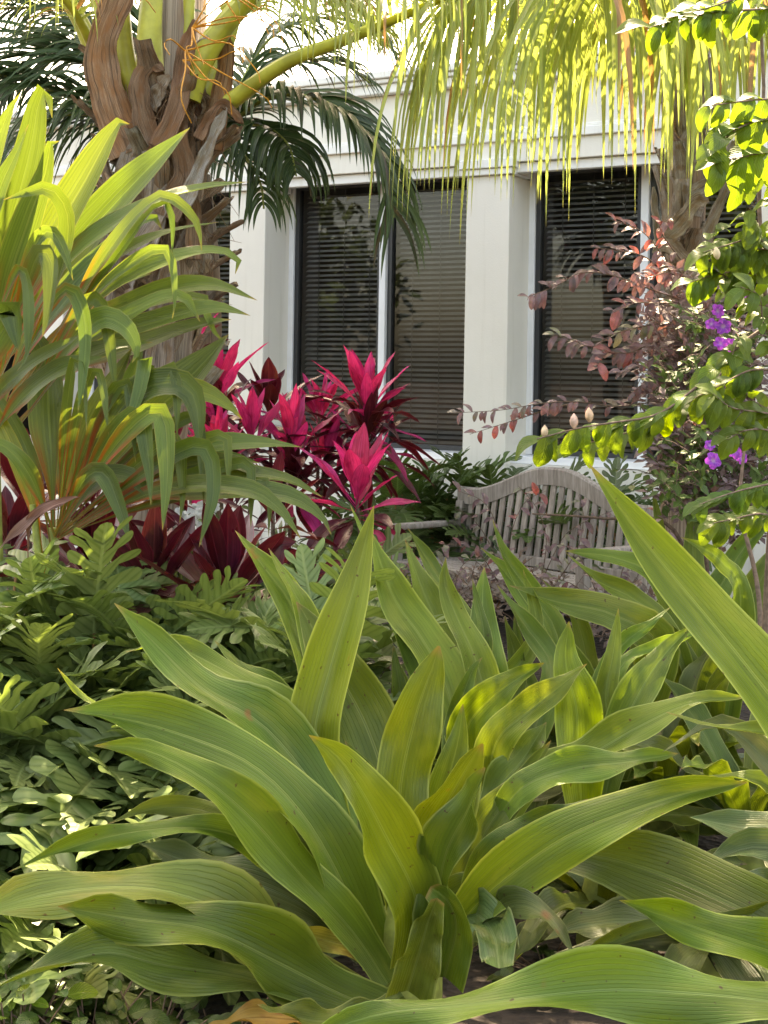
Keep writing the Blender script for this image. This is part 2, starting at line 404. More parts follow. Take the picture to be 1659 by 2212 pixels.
# plain wall below and above the windows
bpart('wall', 'wall', [(S0, S1, -.60, -.02, -.3, .90)])
bpart('frieze', 'wall', [(S0, S1, -.62, 0.0, 2.985, 3.53)], bevel=.004)
bpart('lintel', 'trim', [(S0, S1, -.10, -.035, HEAD, 2.982)], bevel=.006)
bpart('moulding', 'trim', [(S0, S1, .002, .030, 3.13, 3.19), (S0, S1, .002, .016, 3.19, 3.215)], bevel=.006)
bpart('cornice', 'trim', [(S0, S1, -.02, .075, 3.532, 3.60), (S0, S1, -.02, .105, 3.602, 3.632), (S0, S1, -.02, .13, 3.634, 3.685)], bevel=.008)
bpart('roof', 'roof', [(S0, S1, -7.5, -.03, 3.55, 3.66)])
for k in range(-4, 4):
    s = k * PIT
    if s < S0 or s + PW > S1: continue
    pl = bpart('pilaster', 'wall', [(s, s + PW, -REC - .2, .0, -.3, 2.90)], bevel=.006)
    bpart('capital', 'trim', [(s - .03, s + PW + .03, -REC, .035, 2.902, 2.945), (s - .05, s + PW + .05, -REC, .055, 2.947, 3.01)], pl, bevel=.006)
bpart('room_shell', 'room', [(S0, S1, -4.6, -4.5, -.2, 3.5), (S0, S1, -4.5, -.62, -.1, 0), (S0, S1, -4.5, -.64, 3.2, 3.3), (S0, S0 + .1, -4.5, -.62, 0, 3.2), (S1 - .1, S1, -4.5, -.62, 0, 3.2)])
slat_me = {}
def window(k):
    a, b = k * PIT + PW, (k + 1) * PIT
    o0, o1 = -REC - .12, -REC - .02
    mid = (a + b) / 2; H2 = 2.98
    w = bpart('window', 'frame_white', [(a, a + .045, o0, o1, SILL, H2), (b - .045, b, o0, o1, SILL, H2), (a + .046, b - .046, o0, o1, H2 - .02, H2), (mid - .028, mid + .028, o0, o1 + .012, SILL, H2 - .021)], bevel=.004)
    bpart('sill', 'frame_white', [(a, b, o0 - .02, -.07, .902, SILL - .002)], w, bevel=.005)
    for (p, q) in ((a + .046, mid - .029), (mid + .029, b - .046)):
        bpart('sash', 'frame_dark', [(p, p + .036, o0 + .02, o1 - .02, SILL, H2 - .021), (q - .035, q, o0 + .02, o1 - .02, SILL, H2 - .021), (p + .037, q - .036, o0 + .02, o1 - .02, SILL, SILL + .035), (p + .037, q - .036, o0 + .02, o1 - .02, H2 - .045, H2 - .021)], w, bevel=.003)
        m = MB(); z0, z1, og = SILL + .03, H2 - .04, o0 + .05
        m.face([BM @ Vector((p + .03, og, z0)), BM @ Vector((q - .03, og, z0)), BM @ Vector((q - .03, og, z1)), BM @ Vector((p + .03, og, z1))])
        m.build('pane', M['glass'], w, smooth=False)
        # blind: one slat mesh shared by all, each slat an object
        L = q - p - .06; key = round(L, 3)
        n = int((z1 - z0) / .0385); ob = o0 - .045
        if key not in slat_me:
            m = MB(); tilt = R(30); rr = []; uu = []
            for i in range(2):
                x = (i - .5) * L; row = []
                for j in range(5):
                    t = (j / 4 - .5) * .042
                    row.append(BM.to_3x3() @ Vector((x, t * math.cos(tilt), -t * math.sin(tilt) + .0022 * math.cos(j / 4 * 3.14 - 1.57))))
                rr.append(row); uu.append([(i, j / 4) for j in range(5)])
            m.quad_grid(rr, uu)
            me = bpy.data.meshes.new('slat'); me.from_pydata([tuple(x) for x in m.v], [], m.f); me.materials.append(M['slat'])
            me.polygons.foreach_set('use_smooth', [True] * len(me.polygons)); slat_me[key] = me
        if k in (-2, 1):             # these two blinds show only as a sliver
            m = MB()
            for i in range(n):
                c = BM @ Vector(((p + q) / 2 + .005, ob, z0 + .0385 * (i + .5))); b0 = len(m.v); m.v += [Vector(x.co) + c for x in slat_me[key].vertices]
                for f in slat_me[key].polygons: m.f.append(tuple(b0 + j for j in f.vertices)); m.uv.append(((0, 0), (1, 0), (1, 1), (0, 1)))
            tag(m.build('blind_slats', M['slat'], w), kind='stuff'); n = 0
        for i in range(n):
            o = bpy.data.objects.new('slat', slat_me[key]); COL.objects.link(o); o.parent = w
            o.location = BM @ Vector(((p + q) / 2 + .005 + random.uniform(-.0015, .0015), ob, z0 + .0385 * (i + .5) + random.uniform(-.001, .001))) - wloc(w)
            o.rotation_euler.z = random.uniform(-.0006, .0006)
        m = MB()
        for f in (.18, .5, .82):
            s = p + .03 + (q - p - .06) * f
            m.box((s, ob + .024, (z0 + z1) / 2), (.0025, .0012, (z1 - z0) / 2), BM)
        m.build('blind_cord', M['cord'], w, smooth=False)
for k in (-2, -1, 0, 1): window(k)

# ------------------------------------------------------------------ bench
def make_bench():
    eb = Vector((.64, -.77, 0)).normalized(); nb = Vector((-.77, -.64, 0)).normalized()
    o = PX(985, 1135, 8.9); o.z = 0.0
    T = Matrix(((eb.x, nb.x, 0, o.x), (eb.y, nb.y, 0, o.y), (0, 0, 1, 0), (0, 0, 0, 1)))
    b = empty('garden_bench', o, 'weathered grey teak bench with arched slatted back before the building', 'bench')
    L = 1.52; rake = .16
    def bp(name, boxes, parent=b, bev=.006):
        m = MB()
        for (s0, s1, o0, o1, z0, z1) in boxes: m.box(((s0 + s1) / 2, (o0 + o1) / 2, (z0 + z1) / 2), (abs(s1 - s0) / 2, abs(o1 - o0) / 2, abs(z1 - z0) / 2), T)
        ob = m.build(name, M['teak'], parent, smooth=False)
        if bev: q = ob.modifiers.new('edge', 'BEVEL'); q.width = bev; q.segments = 2
        return ob
    def arch(s): 
        t = (s / L - .5) * 2
        return .755 + .165 * sm(1 - abs(t), .12, .95)
    def back_o(z): return -(z - .38) * rake
    # top rail, bent
    m = MB(); rows = []; uvs = []
    for i in range(33):
        s = -.03 + (L + .06) * i / 32; z = arch(max(0, min(L, s))); oo = back_o(z)
        prof = [(-.022, -.048), (.022, -.052), (.026, .040), (.018, .052), (-.018, .052), (-.026, .040), (-.022, -.048)]
        rows.append([T @ Vector((s, oo + p, z + q)) for p, q in prof]); uvs.append([(k / 6, i / 32) for k in range(7)])
    m.quad_grid(rows, uvs); m.face(rows[0][:-1]); m.face(list(reversed(rows[-1][:-1])))
    m.build('top_rail', M['teak'], b, smooth=False)
    bp('lower_rail', [(.04, L - .04, -.032, .012, .385, .445)])
    n = 21
    for i in range(n):
        s = .085 + (L - .17) * i / (n - 1); z1 = arch(s) - .045; z0 = .446
        m = MB(); h = .0195
        pts = [T @ Vector((s + dx * h, back_o(z) + dy * .007, z)) for z in (z0, z1) for dx, dy in ((-1, -1), (1, -1), (1, 1), (-1, 1))]
        m.v = pts; m.f = [(0, 3, 2, 1), (4, 5, 6, 7), (0, 1, 5, 4), (1, 2, 6, 5), (2, 3, 7, 6), (3, 0, 4, 7)]; m.uv = [((0, 0), (1, 0), (1, 1), (0, 1))] * 6
        v = random.uniform(.85, 1.12)
        m.build('back_slat', M['teak'], b, (v, v * random.uniform(.97, 1.02), v * random.uniform(.94, 1.02)), smooth=False)
    for s in (0, L):
        m = MB(); h = .03
        pts = [T @ Vector((s + dx * h, back_o(z) + dy * .028, z)) for z in (-.02, .72) for dx, dy in ((-1, -1), (1, -1), (1, 1), (-1, 1))]
        m.v = pts; m.f = [(0, 3, 2, 1), (4, 5, 6, 7), (0, 1, 5, 4), (1, 2, 6, 5), (2, 3, 7, 6), (3, 0, 4, 7)]; m.uv = [((0, 0), (1, 0), (1, 1), (0, 1))] * 6
        m.build('back_post', M['teak'], b, smooth=False)
        bp('leg', [(s - .032, s + .032, .46, .525, -.02, .565)])
        bp('armrest', [(s - .04, s + .04, -.02, .565, .567, .602)], bev=.012)
        bp('side_rail', [(s - .02, s + .02, .03, .458, .28, .35)])
    bp('apron', [(.035, L - .035, .47, .50, .27, .362)])
    for i in range(7):
        o0 = .04 + i * .071
        bp('seat_slat', [(.0, L, o0, o0 + .058, .364, .386)], bev=.004)
make_bench()

# ------------------------------------------------------------------ traced strap leaves
def traced(parent, name, pts, wpx, d0, d1, mat, bow=0.0, n=24, nw=6, prof=prof_strap, fold=16, wave=.0, freq=2.5, nh=(0, -.8, .6), twist=(0, 0), color=None, curl=0, ph=None, dd=None):
    k = len(pts); L = [0]
    for i in range(1, k): L.append(L[-1] + math.dist(pts[i], pts[i - 1]))
    P = []
    for i, (x, y) in enumerate(pts):
        t = L[i] / L[-1]
        d = dd[i] if dd else d0 + (d1 - d0) * t + bow * math.sin(math.pi * t)
        p = PX(x, y, d)
        if p.z < .02: p.z = .02
        P.append(p)
    mid = P[len(P) // 2]; T = (P[-1] - P[0]).normalized(); N = Vector(nh); N = (N - T * N.dot(T))
    S = T.cross(N.normalized()) if N.length > .05 else CR
    view = (mid - EYE).normalized(); ap = (S - view * S.dot(view)).length
    w = wpx / FPX * (d0 + d1) / 2 / max(.5, ap)
    mb = ribbon(MB(), P, w, n, nw, prof, fold, wave, freq, nh, twist, ph, curl)
    return mb.build(name, M[mat] if isinstance(mat, str) else mat, parent, color)

# ------------------------------------------------------------------ crinum lilies in front
def crinum(base, label, leaves, group='giant crinum lilies', stem=True, sr=.085, sh=.34, name='crinum_lily'):
    p = Vector(base); p.z = 0
    t = empty(name, p, label, 'plant', group)
    if stem:
        m = MB(); m.tube([p + Vector((0, 0, z)) for z in (-.02, sh * .3, sh * .7, sh)], [sr, sr * .95, sr * .75, sr * .4], 12, wob=.15); m.build('stem', M['stalk'], t)
    for L in leaves:
        pts, w, d0, d1 = L[:4]; o = dict(L[4]) if len(L) > 4 else {}
        o['wave'] = o.get('wave', .012) * 1.35 + .004; o['fold'] = o.get('fold', 16) * 1.15 + 5; mat = o.pop('mat', 'crinum')
        v = o.pop('v', 1.0); q = random.uniform(.92, 1.08) * v
        col = o.pop('color', (q * random.uniform(.95, 1.06), q, q * random.uniform(.85, 1.15)))
        traced(t, 'leaf', pts, w, d0, d1, mat, color=col, **o)
    return t

A = [  # main rosette: centre line (picture), width, depth at base and tip
 ([(815, 2090), (770, 1900), (690, 1720), (570, 1570), (440, 1490), (330, 1385), (247, 1303)], 128, 3.35, 3.75, dict(fold=20, wave=.02, nh=(.25, -.75, .6))),
 ([(830, 2110), (760, 1950), (660, 1770), (540, 1650), (370, 1580), (240, 1548), (138, 1534)], 132, 3.25, 3.25, dict(fold=14, wave=.03, freq=1.6, nh=(.3, -.62, .73))),
 ([(838, 2125), (760, 2010), (640, 1880), (540, 1765), (430, 1675), (310, 1618), (203, 1611)], 108, 3.2, 3.1, dict(fold=14, wave=.02, nh=(.35, -.8, .5), v=.95)),
 ([(790, 1990), (715, 1780), (680, 1600), (715, 1440), (765, 1270), (808, 1092)], 152, 3.45, 3.8, dict(fold=30, wave=.01, nh=(-.1, -.95, .3), color=(1.25, 1.2, 1.0))),
 ([(770, 1850), (710, 1600), (675, 1440), (630, 1310), (570, 1225), (508, 1146)], 98, 3.55, 4.2, dict(fold=22, nh=(.2, -.9, .4), color=(1.2, 1.17, 1.0))),
 ([(780, 1820), (730, 1600), (690, 1440), (650, 1310), (612, 1240), (580, 1184)], 74, 3.6, 4.1, dict(fold=22, nh=(.2, -.9, .4), color=(1.2, 1.17, 1.0))),
 ([(870, 1960), (850, 1760), (800, 1590), (740, 1470), (660, 1330), (640, 1300)], 160, 3.5, 3.8, dict(fold=10, nh=(0, -.95, .3), v=.9)),
 ([(895, 2060), (868, 1860), (865, 1700), (900, 1540), (935, 1440), (948, 1395)], 135, 3.3, 3.35, dict(fold=20, wave=.022, freq=3.5, nh=(.05, -.97, .2), color=(1.0, .96, .75), prof=prof_blunt)),
 ([(930, 2080), (905, 1900), (935, 1790), (985, 1700), (1020, 1640), (1042, 1606)], 140, 3.2, 3.1, dict(fold=26, wave=.024, freq=2.5, nh=(-.1, -.97, .2), twist=(0, 18), color=(1.05, .98, .75), prof=prof_blunt)),
 ([(950, 2090), (950, 1930), (965, 1840), (1010, 1750), (1048, 1658)], 112, 3.12, 3.0, dict(fold=26, wave=.022, nh=(-.3, -.93, .2), twist=(0, -22), v=.8, prof=prof_blunt)),
 ([(880, 2080), (900, 1950), (830, 1800), (770, 1690), (725, 1630), (667, 1588)], 150, 3.15, 2.9, dict(fold=22, wave=.018, nh=(.15, -.85, .5), color=(1.1, 1.1, .9))),
 ([(940, 2060), (1030, 1955), (1110, 1885), (1220, 1810), (1350, 1755), (1490, 1712), (1614, 1690)], 125, 3.15, 3.0, dict(fold=14, wave=.03, freq=1.5, nh=(-.15, -.85, .5), color=(1.12, 1.1, .95))),
 ([(1060, 1960), (1160, 1870), (1260, 1845), (1420, 1885), (1580, 1955), (1760, 2045), (1900, 2130)], 165, 3.35, 2.75, dict(fold=8, wave=.02, nh=(.05, -.85, .5), v=.72, prof=prof_lance)),
 ([(850, 2190), (740, 2150), (600, 2080), (450, 2010), (290, 1985), (125, 1958)], 140, 3.15, 2.95, dict(fold=16, wave=.045, freq=1.8, nh=(.1, -.7, .7), v=.8)),
 ([(800, 2170), (690, 2110), (570, 2030), (450, 1955), (300, 1918), (110, 1930), (-80, 1985)], 118, 3.2, 3.05, dict(fold=10, wave=.03, freq=2, nh=(.1, -.5, .85), mat='crinum_old', color=(1.5, 1.4, 1.0))),
 ([(700, 2160), (520, 2110), (350, 2085), (230, 2058), (100, 2092), (-70, 2150)], 82, 3.1, 2.9, dict(fold=10, wave=.03, freq=1.4, nh=(0, -.55, .83), v=.85)),
 ([(760, 2020), (640, 1910), (540, 1820), (420, 1788), (280, 1798), (150, 1832), (18, 1884)], 54, 3.35, 3.1, dict(fold=16, wave=.02, nh=(.1, -.7, .7))),
 ([(740, 1990), (610, 1870), (520, 1790), (430, 1748), (330, 1748), (233, 1780)], 56, 3.4, 3.3, dict(fold=16, wave=.01, nh=(.1, -.7, .7), v=.8)),
 ([(780, 2060), (660, 1960), (540, 1905), (430, 1870), (300, 1822)], 92, 3.4, 3.4, dict(fold=10, wave=.02, nh=(.2, -.6, .8), mat='crinum_old', v=.75)),
 ([(700, 1860), (560, 1720), (400, 1620), (240, 1540), (165, 1490), (124, 1443)], 42, 3.6, 3.6, dict(fold=22, nh=(.2, -.6, .8), color=(1.4, 1.35, 1.25))),
 ([(760, 1800), (690, 1630), (600, 1510), (520, 1440), (464, 1384)], 66, 3.65, 4.0, dict(fold=16, nh=(.2, -.7, .7))),
 ([(760, 1780), (650, 1570), (570, 1500), (470, 1440), (365, 1395), (270, 1409)], 60, 3.7, 3.9, dict(fold=12, nh=(.15, -.6, .8), color=(1.15, 1.15, 1.2))),
 ([(975, 1975), (1030, 1975), (1066, 2020), (1078, 2092)], 92, 3.2, 2.9, dict(fold=12, wave=.02, freq=4, nh=(.1, -.8, .6), mat='crinum_old', v=1.2, prof=lambda t: .6 + .5 * sm(t, .1, .5) - .45 * sm(t, .7, 1))),
 ([(1000, 1990), (1030, 1890), (1090, 1815), (1180, 1770), (1270, 1726)], 62, 3.3, 3.3, dict(fold=10, nh=(0, -.7, .7), v=.7)),
 ([(980, 2060), (1100, 1960), (1180, 1980), (1240, 2060)], 60, 3.2, 2.9, dict(v=.6, nh=(0, -.6, .8), mat='crinum_old')),
 ([(930, 2060), (960, 1960), (1040, 1900), (1075, 1870)], 90, 3.35, 3.4, dict(v=.8, nh=(-.2, -.9, .3))),
 ([(860, 2110), (800, 2060), (700, 2030), (630, 2012)], 64, 3.25, 3.2, dict(mat='crinum_dead', nh=(0, -.8, .6), prof=prof_oval)),
 ([(720, 2215), (640, 2205), (550, 2200), (450, 2212)], 52, 3.0, 2.9, dict(mat='crinum_dead', nh=(0, -.5, .85), color=(.75, .55, .5))),
 ([(870, 2150), (800, 2195), (680, 2205), (555, 2170)], 62, 3.0, 2.9, dict(nh=(0, -.5, .85), v=.75)),
 ([(960, 2110), (985, 2010), (970, 1950), (930, 1915)], 120, 3.05, 3.0, dict(fold=30, wave=.012, freq=1.5, nh=(-.1, -.97, .1), v=.85, prof=lambda t: 1 - .55 * t * t)),
 ([(880, 2140), (905, 2060), (925, 1990), (945, 1940)], 130, 3.02, 2.97, dict(fold=30, wave=.01, nh=(.1, -.98, .1), v=.85, prof=lambda t: 1 - .7 * t * t)),
]
A += [
 ([(860, 2090), (850, 1930), (815, 1800), (800, 1700), (745, 1600)], 110, 3.35, 3.4, dict(fold=22, nh=(.1, -.95, .3), v=.85)),
 ([(900, 2080), (930, 1880), (955, 1740), (990, 1600), (1000, 1520)], 110, 3.45, 3.55, dict(fold=24, nh=(-.1, -.95, .3), v=.8)),
 ([(930, 2070), (1000, 1900), (1060, 1780), (1130, 1690), (1190, 1600)], 96, 3.45, 3.6, dict(fold=22, nh=(-.3, -.85, .4), v=.8)),
 ([(860, 2100), (780, 1960), (700, 1850), (600, 1780), (500, 1700)], 80, 3.4, 3.5, dict(fold=20, nh=(.25, -.8, .5), v=.75)),
 ([(900, 2060), (890, 1900), (850, 1740), (870, 1600), (880, 1500)], 90, 3.55, 3.7, dict(fold=24, nh=(0, -.95, .3), v=.9)),
]
crinum(PX(880, 2100, 3.3), 'largest crinum lily, broad yellow-green strap leaves radiating across the foreground', A)

B = [
 ([(1010, 1700), (985, 1560), (950, 1450), (905, 1370), (850, 1290), (800, 1148)], 108, 4.0, 4.4, dict(fold=20, nh=(.2, -.9, .4), color=(1.12, 1.12, .95))),
 ([(1020, 1700), (960, 1500), (870, 1300), (800, 1180), (756, 1090)], 46, 4.2, 4.7, dict(fold=20, nh=(.2, -.9, .4), color=(1.2, 1.18, .9))),
 ([(1060, 1720), (1060, 1560), (1025, 1420), (985, 1330), (960, 1260), (963, 1204)], 80, 4.0, 4.3, dict(fold=22, wave=.014, nh=(.1, -.95, .3))),
 ([(1070, 1700), (1065, 1520), (1050, 1400), (1042, 1310), (1046, 1224)], 86, 4.2, 4.6, dict(fold=16, nh=(-.05, -.9, .45), color=(1.1, 1.15, 1.4))),
 ([(1060, 1680), (1030, 1450), (990, 1320), (945, 1245), (880, 1140)], 56, 4.3, 4.9, dict(fold=22, nh=(.2, -.8, .6), v=.9)),
 ([(1040, 1690), (1000, 1480), (955, 1370), (915, 1280), (875, 1165)], 84, 4.2, 4.7, dict(fold=20, nh=(.15, -.85, .5))),
 ([(1030, 1720), (990, 1600), (900, 1420), (840, 1310), (812, 1240)], 80, 4.1, 4.5, dict(fold=20, nh=(.15, -.85, .5), color=(1.05, 1.1, 1.1))),
 ([(1080, 1740), (1020, 1640), (1010, 1570), (1060, 1510), (1115, 1468), (1176, 1432)], 104, 3.85, 3.8, dict(fold=24, wave=.014, nh=(-.2, -.85, .5), color=(.95, .95, .7))),
 ([(1090, 1760), (1060, 1670), (1080, 1590), (1150, 1530), (1210, 1482), (1268, 1434)], 84, 3.7, 3.65, dict(fold=20, wave=.012, nh=(-.3, -.8, .5))),
 ([(1100, 1740), (1160, 1560), (1190, 1440), (1140, 1360), (1105, 1310), (1073, 1262)], 66, 4.2, 4.6, dict(fold=22, nh=(.2, -.9, .4), v=.8)),
 ([(1110, 1740), (1090, 1500), (1060, 1440), (1010, 1400)], 60, 4.3, 4.6, dict(nh=(0, -.7, .7), color=(1.2, 1.25, 1.5))),
 ([(1090, 1790), (1170, 1670), (1270, 1632), (1380, 1570), (1490, 1520), (1615, 1506)], 76, 3.8, 3.7, dict(fold=18, wave=.012, nh=(-.1, -.65, .75), color=(1.15, 1.15, 1.25))),
 ([(1060, 1790), (1130, 1700), (1240, 1660), (1360, 1645), (1465, 1628)], 74, 3.55, 3.5, dict(fold=12, wave=.014, nh=(0, -.7, .7), color=(1.05, 1.1, 1.2))),
 ([(1050, 1780), (1080, 1700), (1130, 1640), (1180, 1560)], 80, 3.6, 3.7, dict(nh=(-.3, -.85, .4), color=(.9, .95, 1.1))),
 ([(1010, 1780), (980, 1650), (990, 1540), (1020, 1450), (1042, 1420)], 60, 4.0, 4.1, dict(v=.9, nh=(0, -.95, .3))),
 ([(1050, 1780), (890, 1560), (860, 1460), (848, 1400)], 70, 4.1, 4.3, dict(nh=(.1, -.95, .3), v=1.05)),
]
B += [([(1000 + dx, 1720), (960 + dx, 1560), (x + 25, y + 150), (x, y)], w, 4.1 + .03 * i, 4.3 + .06 * i, dict(fold=22, nh=(.05, -.93, .35), v=random.uniform(.85, 1.15))) for i, (dx, x, y, w) in enumerate([(-60, 850, 1395, 50), (-20, 915, 1330, 60), (10, 985, 1300, 60), (20, 1020, 1250, 50), (-80, 760, 1330, 56), (50, 1090, 1330, 60), (70, 1130, 1230, 52), (-40, 880, 1240, 46), (40, 1000, 1400, 70), (-70, 800, 1430, 60)])]
crinum(PX(1060, 1830, 4.05), 'crinum lily directly behind the largest one, many upright pointed leaves', B)

C = [
 ([(1260, 1800), (1250, 1640), (1245, 1530), (1222, 1430), (1229, 1342)], 118, 3.9, 4.0, dict(fold=20, wave=.014, nh=(.05, -.96, .25), color=(1.0, 1.08, .7))),
 ([(1290, 1760), (1315, 1600), (1308, 1500), (1325, 1410), (1336, 1314)], 60, 4.2, 4.4, dict(fold=22, wave=.01, nh=(-.1, -.95, .3))),
 ([(1300, 1760), (1335, 1600), (1385, 1490), (1435, 1415), (1495, 1352)], 92, 4.2, 4.3, dict(fold=20, wave=.014, nh=(-.35, -.85, .4), color=(.95, 1.0, 1.1))),
 ([(1290, 1780), (1260, 1500), (1210, 1400), (1190, 1340), (1095, 1210), (1064, 1122)], 66, 4.7, 5.0, dict(fold=24, nh=(.2, -.9, .4), color=(1, 1.02, 1.1))),
 ([(1250, 1600), (1180, 1380), (1130, 1290), (1085, 1230), (1038, 1183)], 52, 4.9, 5.2, dict(fold=20, nh=(.2, -.8, .5))),
 ([(1300, 1740), (1420, 1420), (1330, 1330), (1200, 1300), (1100, 1265)], 74, 4.7, 4.6, dict(fold=16, nh=(.1, -.55, .83), v=.85)),
 ([(1280, 1720), (1290, 1500), (1340, 1400), (1400, 1350), (1450, 1310)], 46, 4.5, 4.6, dict(fold=20, nh=(-.3, -.8, .5), color=(1.1, 1.15, 1.2))),
 ([(1270, 1740), (1330, 1460), (1420, 1400), (1520, 1360)], 40, 4.4, 4.5, dict(fold=20, nh=(-.3, -.7, .6), color=(1.15, 1.2, 1.3))),
 ([(1300, 1760), (1290, 1520), (1270, 1430), (1240, 1330), (1170, 1250)], 50, 5.0, 5.2, dict(fold=20, nh=(.1, -.8, .6), v=.85)),
 ([(1290, 1780), (1340, 1620), (1350, 1480), (1370, 1420)], 66, 4.5, 4.6, dict(v=.8, nh=(0, -.95, .3))),
 ([(1310, 1700), (1370, 1480), (1420, 1330), (1480, 1250)], 70, 4.9, 5.1, dict(v=.7, nh=(-.2, -.9, .3))),
 ([(1280, 1760), (1180, 1580), (1130, 1450), (1110, 1330)], 60, 4.7, 4.9, dict(v=.85, nh=(0, -.95, .3))),
]
crinum(PX(1280, 1760, 4.5), 'crinum lily with one broad upright deep green leaf below the bench', C)

D = [
 ([(1520, 1640), (1480, 1370), (1420, 1250), (1330, 1205), (1220, 1190)], 66, 5.0, 5.0, dict(fold=14, nh=(0, -.7, .7), color=(.95, 1, .9))),
 ([(1510, 1640), (1440, 1370), (1370, 1295), (1290, 1255), (1222, 1194)], 50, 4.9, 4.9, dict(fold=18, nh=(.1, -.7, .7))),
 ([(1530, 1640), (1530, 1420), (1500, 1260), (1498, 1150), (1502, 1050)], 66, 5.4, 5.7, dict(fold=16, nh=(0, -.95, .3), color=(1, 1.05, 1.1))),
 ([(1520, 1640), (1470, 1350), (1440, 1200), (1420, 1110), (1408, 1052)], 46, 5.5, 5.8, dict(fold=16, nh=(0, -.95, .3))),
 ([(1530, 1640), (1500, 1370), (1560, 1260), (1610, 1180), (1690, 1090)], 74, 5.1, 5.2, dict(fold=20, nh=(-.3, -.85, .4))),
 ([(1560, 1640), (1600, 1300), (1560, 1215), (1520, 1185), (1470, 1160)], 52, 5.0, 4.9, dict(fold=14, nh=(.1, -.7, .7), color=(1.1, 1.15, 1.2))),
 ([(1540, 1640), (1580, 1400), (1640, 1260), (1720, 1130)], 84, 5.0, 5.1, dict(fold=18, nh=(-.2, -.9, .4), v=.9)),
 ([(1530, 1650), (1540, 1480), (1590, 1400), (1680, 1350)], 70, 4.8, 4.7, dict(fold=18, nh=(-.2, -.8, .5), v=.75)),
 ([(1500, 1650), (1500, 1500), (1470, 1400), (1410, 1330)], 60, 4.9, 4.9, dict(fold=18, nh=(.1, -.9, .4), v=.8)),
 ([(1540, 1650), (1560, 1500), (1565, 1400), (1590, 1300)], 60, 5.2, 5.3, dict(v=.7, nh=(0, -.95, .3))),
]
crinum(PX(1530, 1690, 5.1), 'crinum lily below the purple flowering bushes, farthest of the lilies', D)

EE = [
 ([(1990, 2250), (1860, 1800), (1720, 1580), (1610, 1435), (1500, 1300), (1400, 1180), (1330, 1085), (1273, 1003)], 168, 2.5, 2.75, dict(fold=18, wave=.008, nh=(.1, -.9, .4), color=(1.15, 1.15, .9), n=30)),
 ([(1990, 2280), (1850, 2120), (1720, 2075), (1600, 2035), (1470, 1992), (1338, 1945)], 128, 2.7, 2.75, dict(fold=20, wave=.02, nh=(-.1, -.75, .65), color=(.85, .95, .6))),
 ([(1990, 2300), (1850, 2200), (1660, 2163), (1480, 2145), (1290, 2140), (1000, 2172), (820, 2190), (640, 2250)], 118, 2.6, 2.55, dict(fold=8, wave=.035, freq=2.2, nh=(0, -.62, .78), n=34, color=(.85, 1.0, 1.05))),
 ([(1980, 2200), (1860, 1750), (1720, 1600), (1560, 1572), (1438, 1538)], 50, 3.0, 3.3, dict(fold=16, nh=(0, -.7, .7), color=(1.1, 1.1, 1.0))),
 ([(1980, 2200), (1840, 1850), (1700, 1690), (1610, 1600), (1540, 1568), (1430, 1625)], 58, 3.3, 3.5, dict(fold=20, nh=(0, -.6, .8), mat='crinum_old', color=(.8, .75, .9))),
 ([(1980, 2200), (1840, 1900), (1700, 1800), (1590, 1785), (1490, 1765)], 110, 3.1, 3.4, dict(fold=10, nh=(0, -.6, .8), mat='crinum_old')),
 ([(1980, 2200), (1800, 1850), (1690, 1720), (1600, 1680), (1500, 1680)], 60, 3.3, 3.6, dict(fold=14, nh=(0, -.6, .8), color=(1.0, 1.05, 1.2))),
 ([(1980, 2200), (1800, 1980), (1600, 1990), (1420, 2000), (1290, 2050), (1212, 2106)], 44, 2.9, 3.0, dict(fold=20, nh=(0, -.7, .7), v=.75)),
 ([(1980, 2220), (1800, 1900), (1650, 1830), (1540, 1860), (1480, 1900)], 70, 3.1, 3.3, dict(fold=14, nh=(0, -.6, .8), mat='crinum_old', v=.8)),
 ([(1980, 2200), (1820, 1800), (1740, 1640), (1670, 1500), (1640, 1380)], 70, 3.2, 3.6, dict(fold=18, nh=(0, -.9, .4), v=.9)),
]
crinum(PX(1985, 2330, 2.9), 'crinum lily rooted beyond the bottom right corner, one huge leaf reaching over the bench', EE)

def crinum_wild(x, y, d, label, n, seed, L=.75, W=.12, v=.8, lo=-5, hi=80, mat='crinum'):
    """a lily whose leaves the picture shows only as a dense mass"""
    rnd = random.Random(seed); c = PX(x, y, d); c.z = .12; t = empty('crinum_lily', Vector((c.x, c.y, 0)), label, 'plant', 'giant crinum lilies')
    m = MB(); m.tube([Vector((c.x, c.y, z)) for z in (-.02, .1, .22)], [.07, .065, .04], 10); m.build('stem', M['stalk'], t)
    for i in range(n):
        an = i * 2.4 + rnd.uniform(-.25, .25); f = (i + .5) / n; el = R(hi + (lo - hi) * f) + rnd.uniform(-.15, .15); o = Vector((math.cos(an), math.sin(an), 0)); Lf = L * rnd.uniform(.75, 1.15)
        q = c + o * .03; pts = [q.copy()]; e = el
        for j in range(6): q = q + (o * math.cos(e) + Vector((0, 0, 1)) * math.sin(e)) * Lf / 6; e -= R(rnd.uniform(5, 16)); q.z = max(q.z, .03); pts.append(q.copy())
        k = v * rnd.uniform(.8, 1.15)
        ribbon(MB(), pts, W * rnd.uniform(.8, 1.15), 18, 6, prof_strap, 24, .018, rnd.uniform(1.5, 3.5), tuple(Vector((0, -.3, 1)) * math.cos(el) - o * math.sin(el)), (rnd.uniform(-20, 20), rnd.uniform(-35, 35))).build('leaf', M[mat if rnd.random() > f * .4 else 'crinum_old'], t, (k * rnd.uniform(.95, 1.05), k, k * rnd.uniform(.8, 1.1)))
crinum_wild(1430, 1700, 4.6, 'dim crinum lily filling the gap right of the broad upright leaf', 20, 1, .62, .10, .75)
crinum_wild(1620, 1720, 4.3, 'crinum lily in the shade at the right edge under the huge slanting leaf', 20, 2, .66, .11, .75)
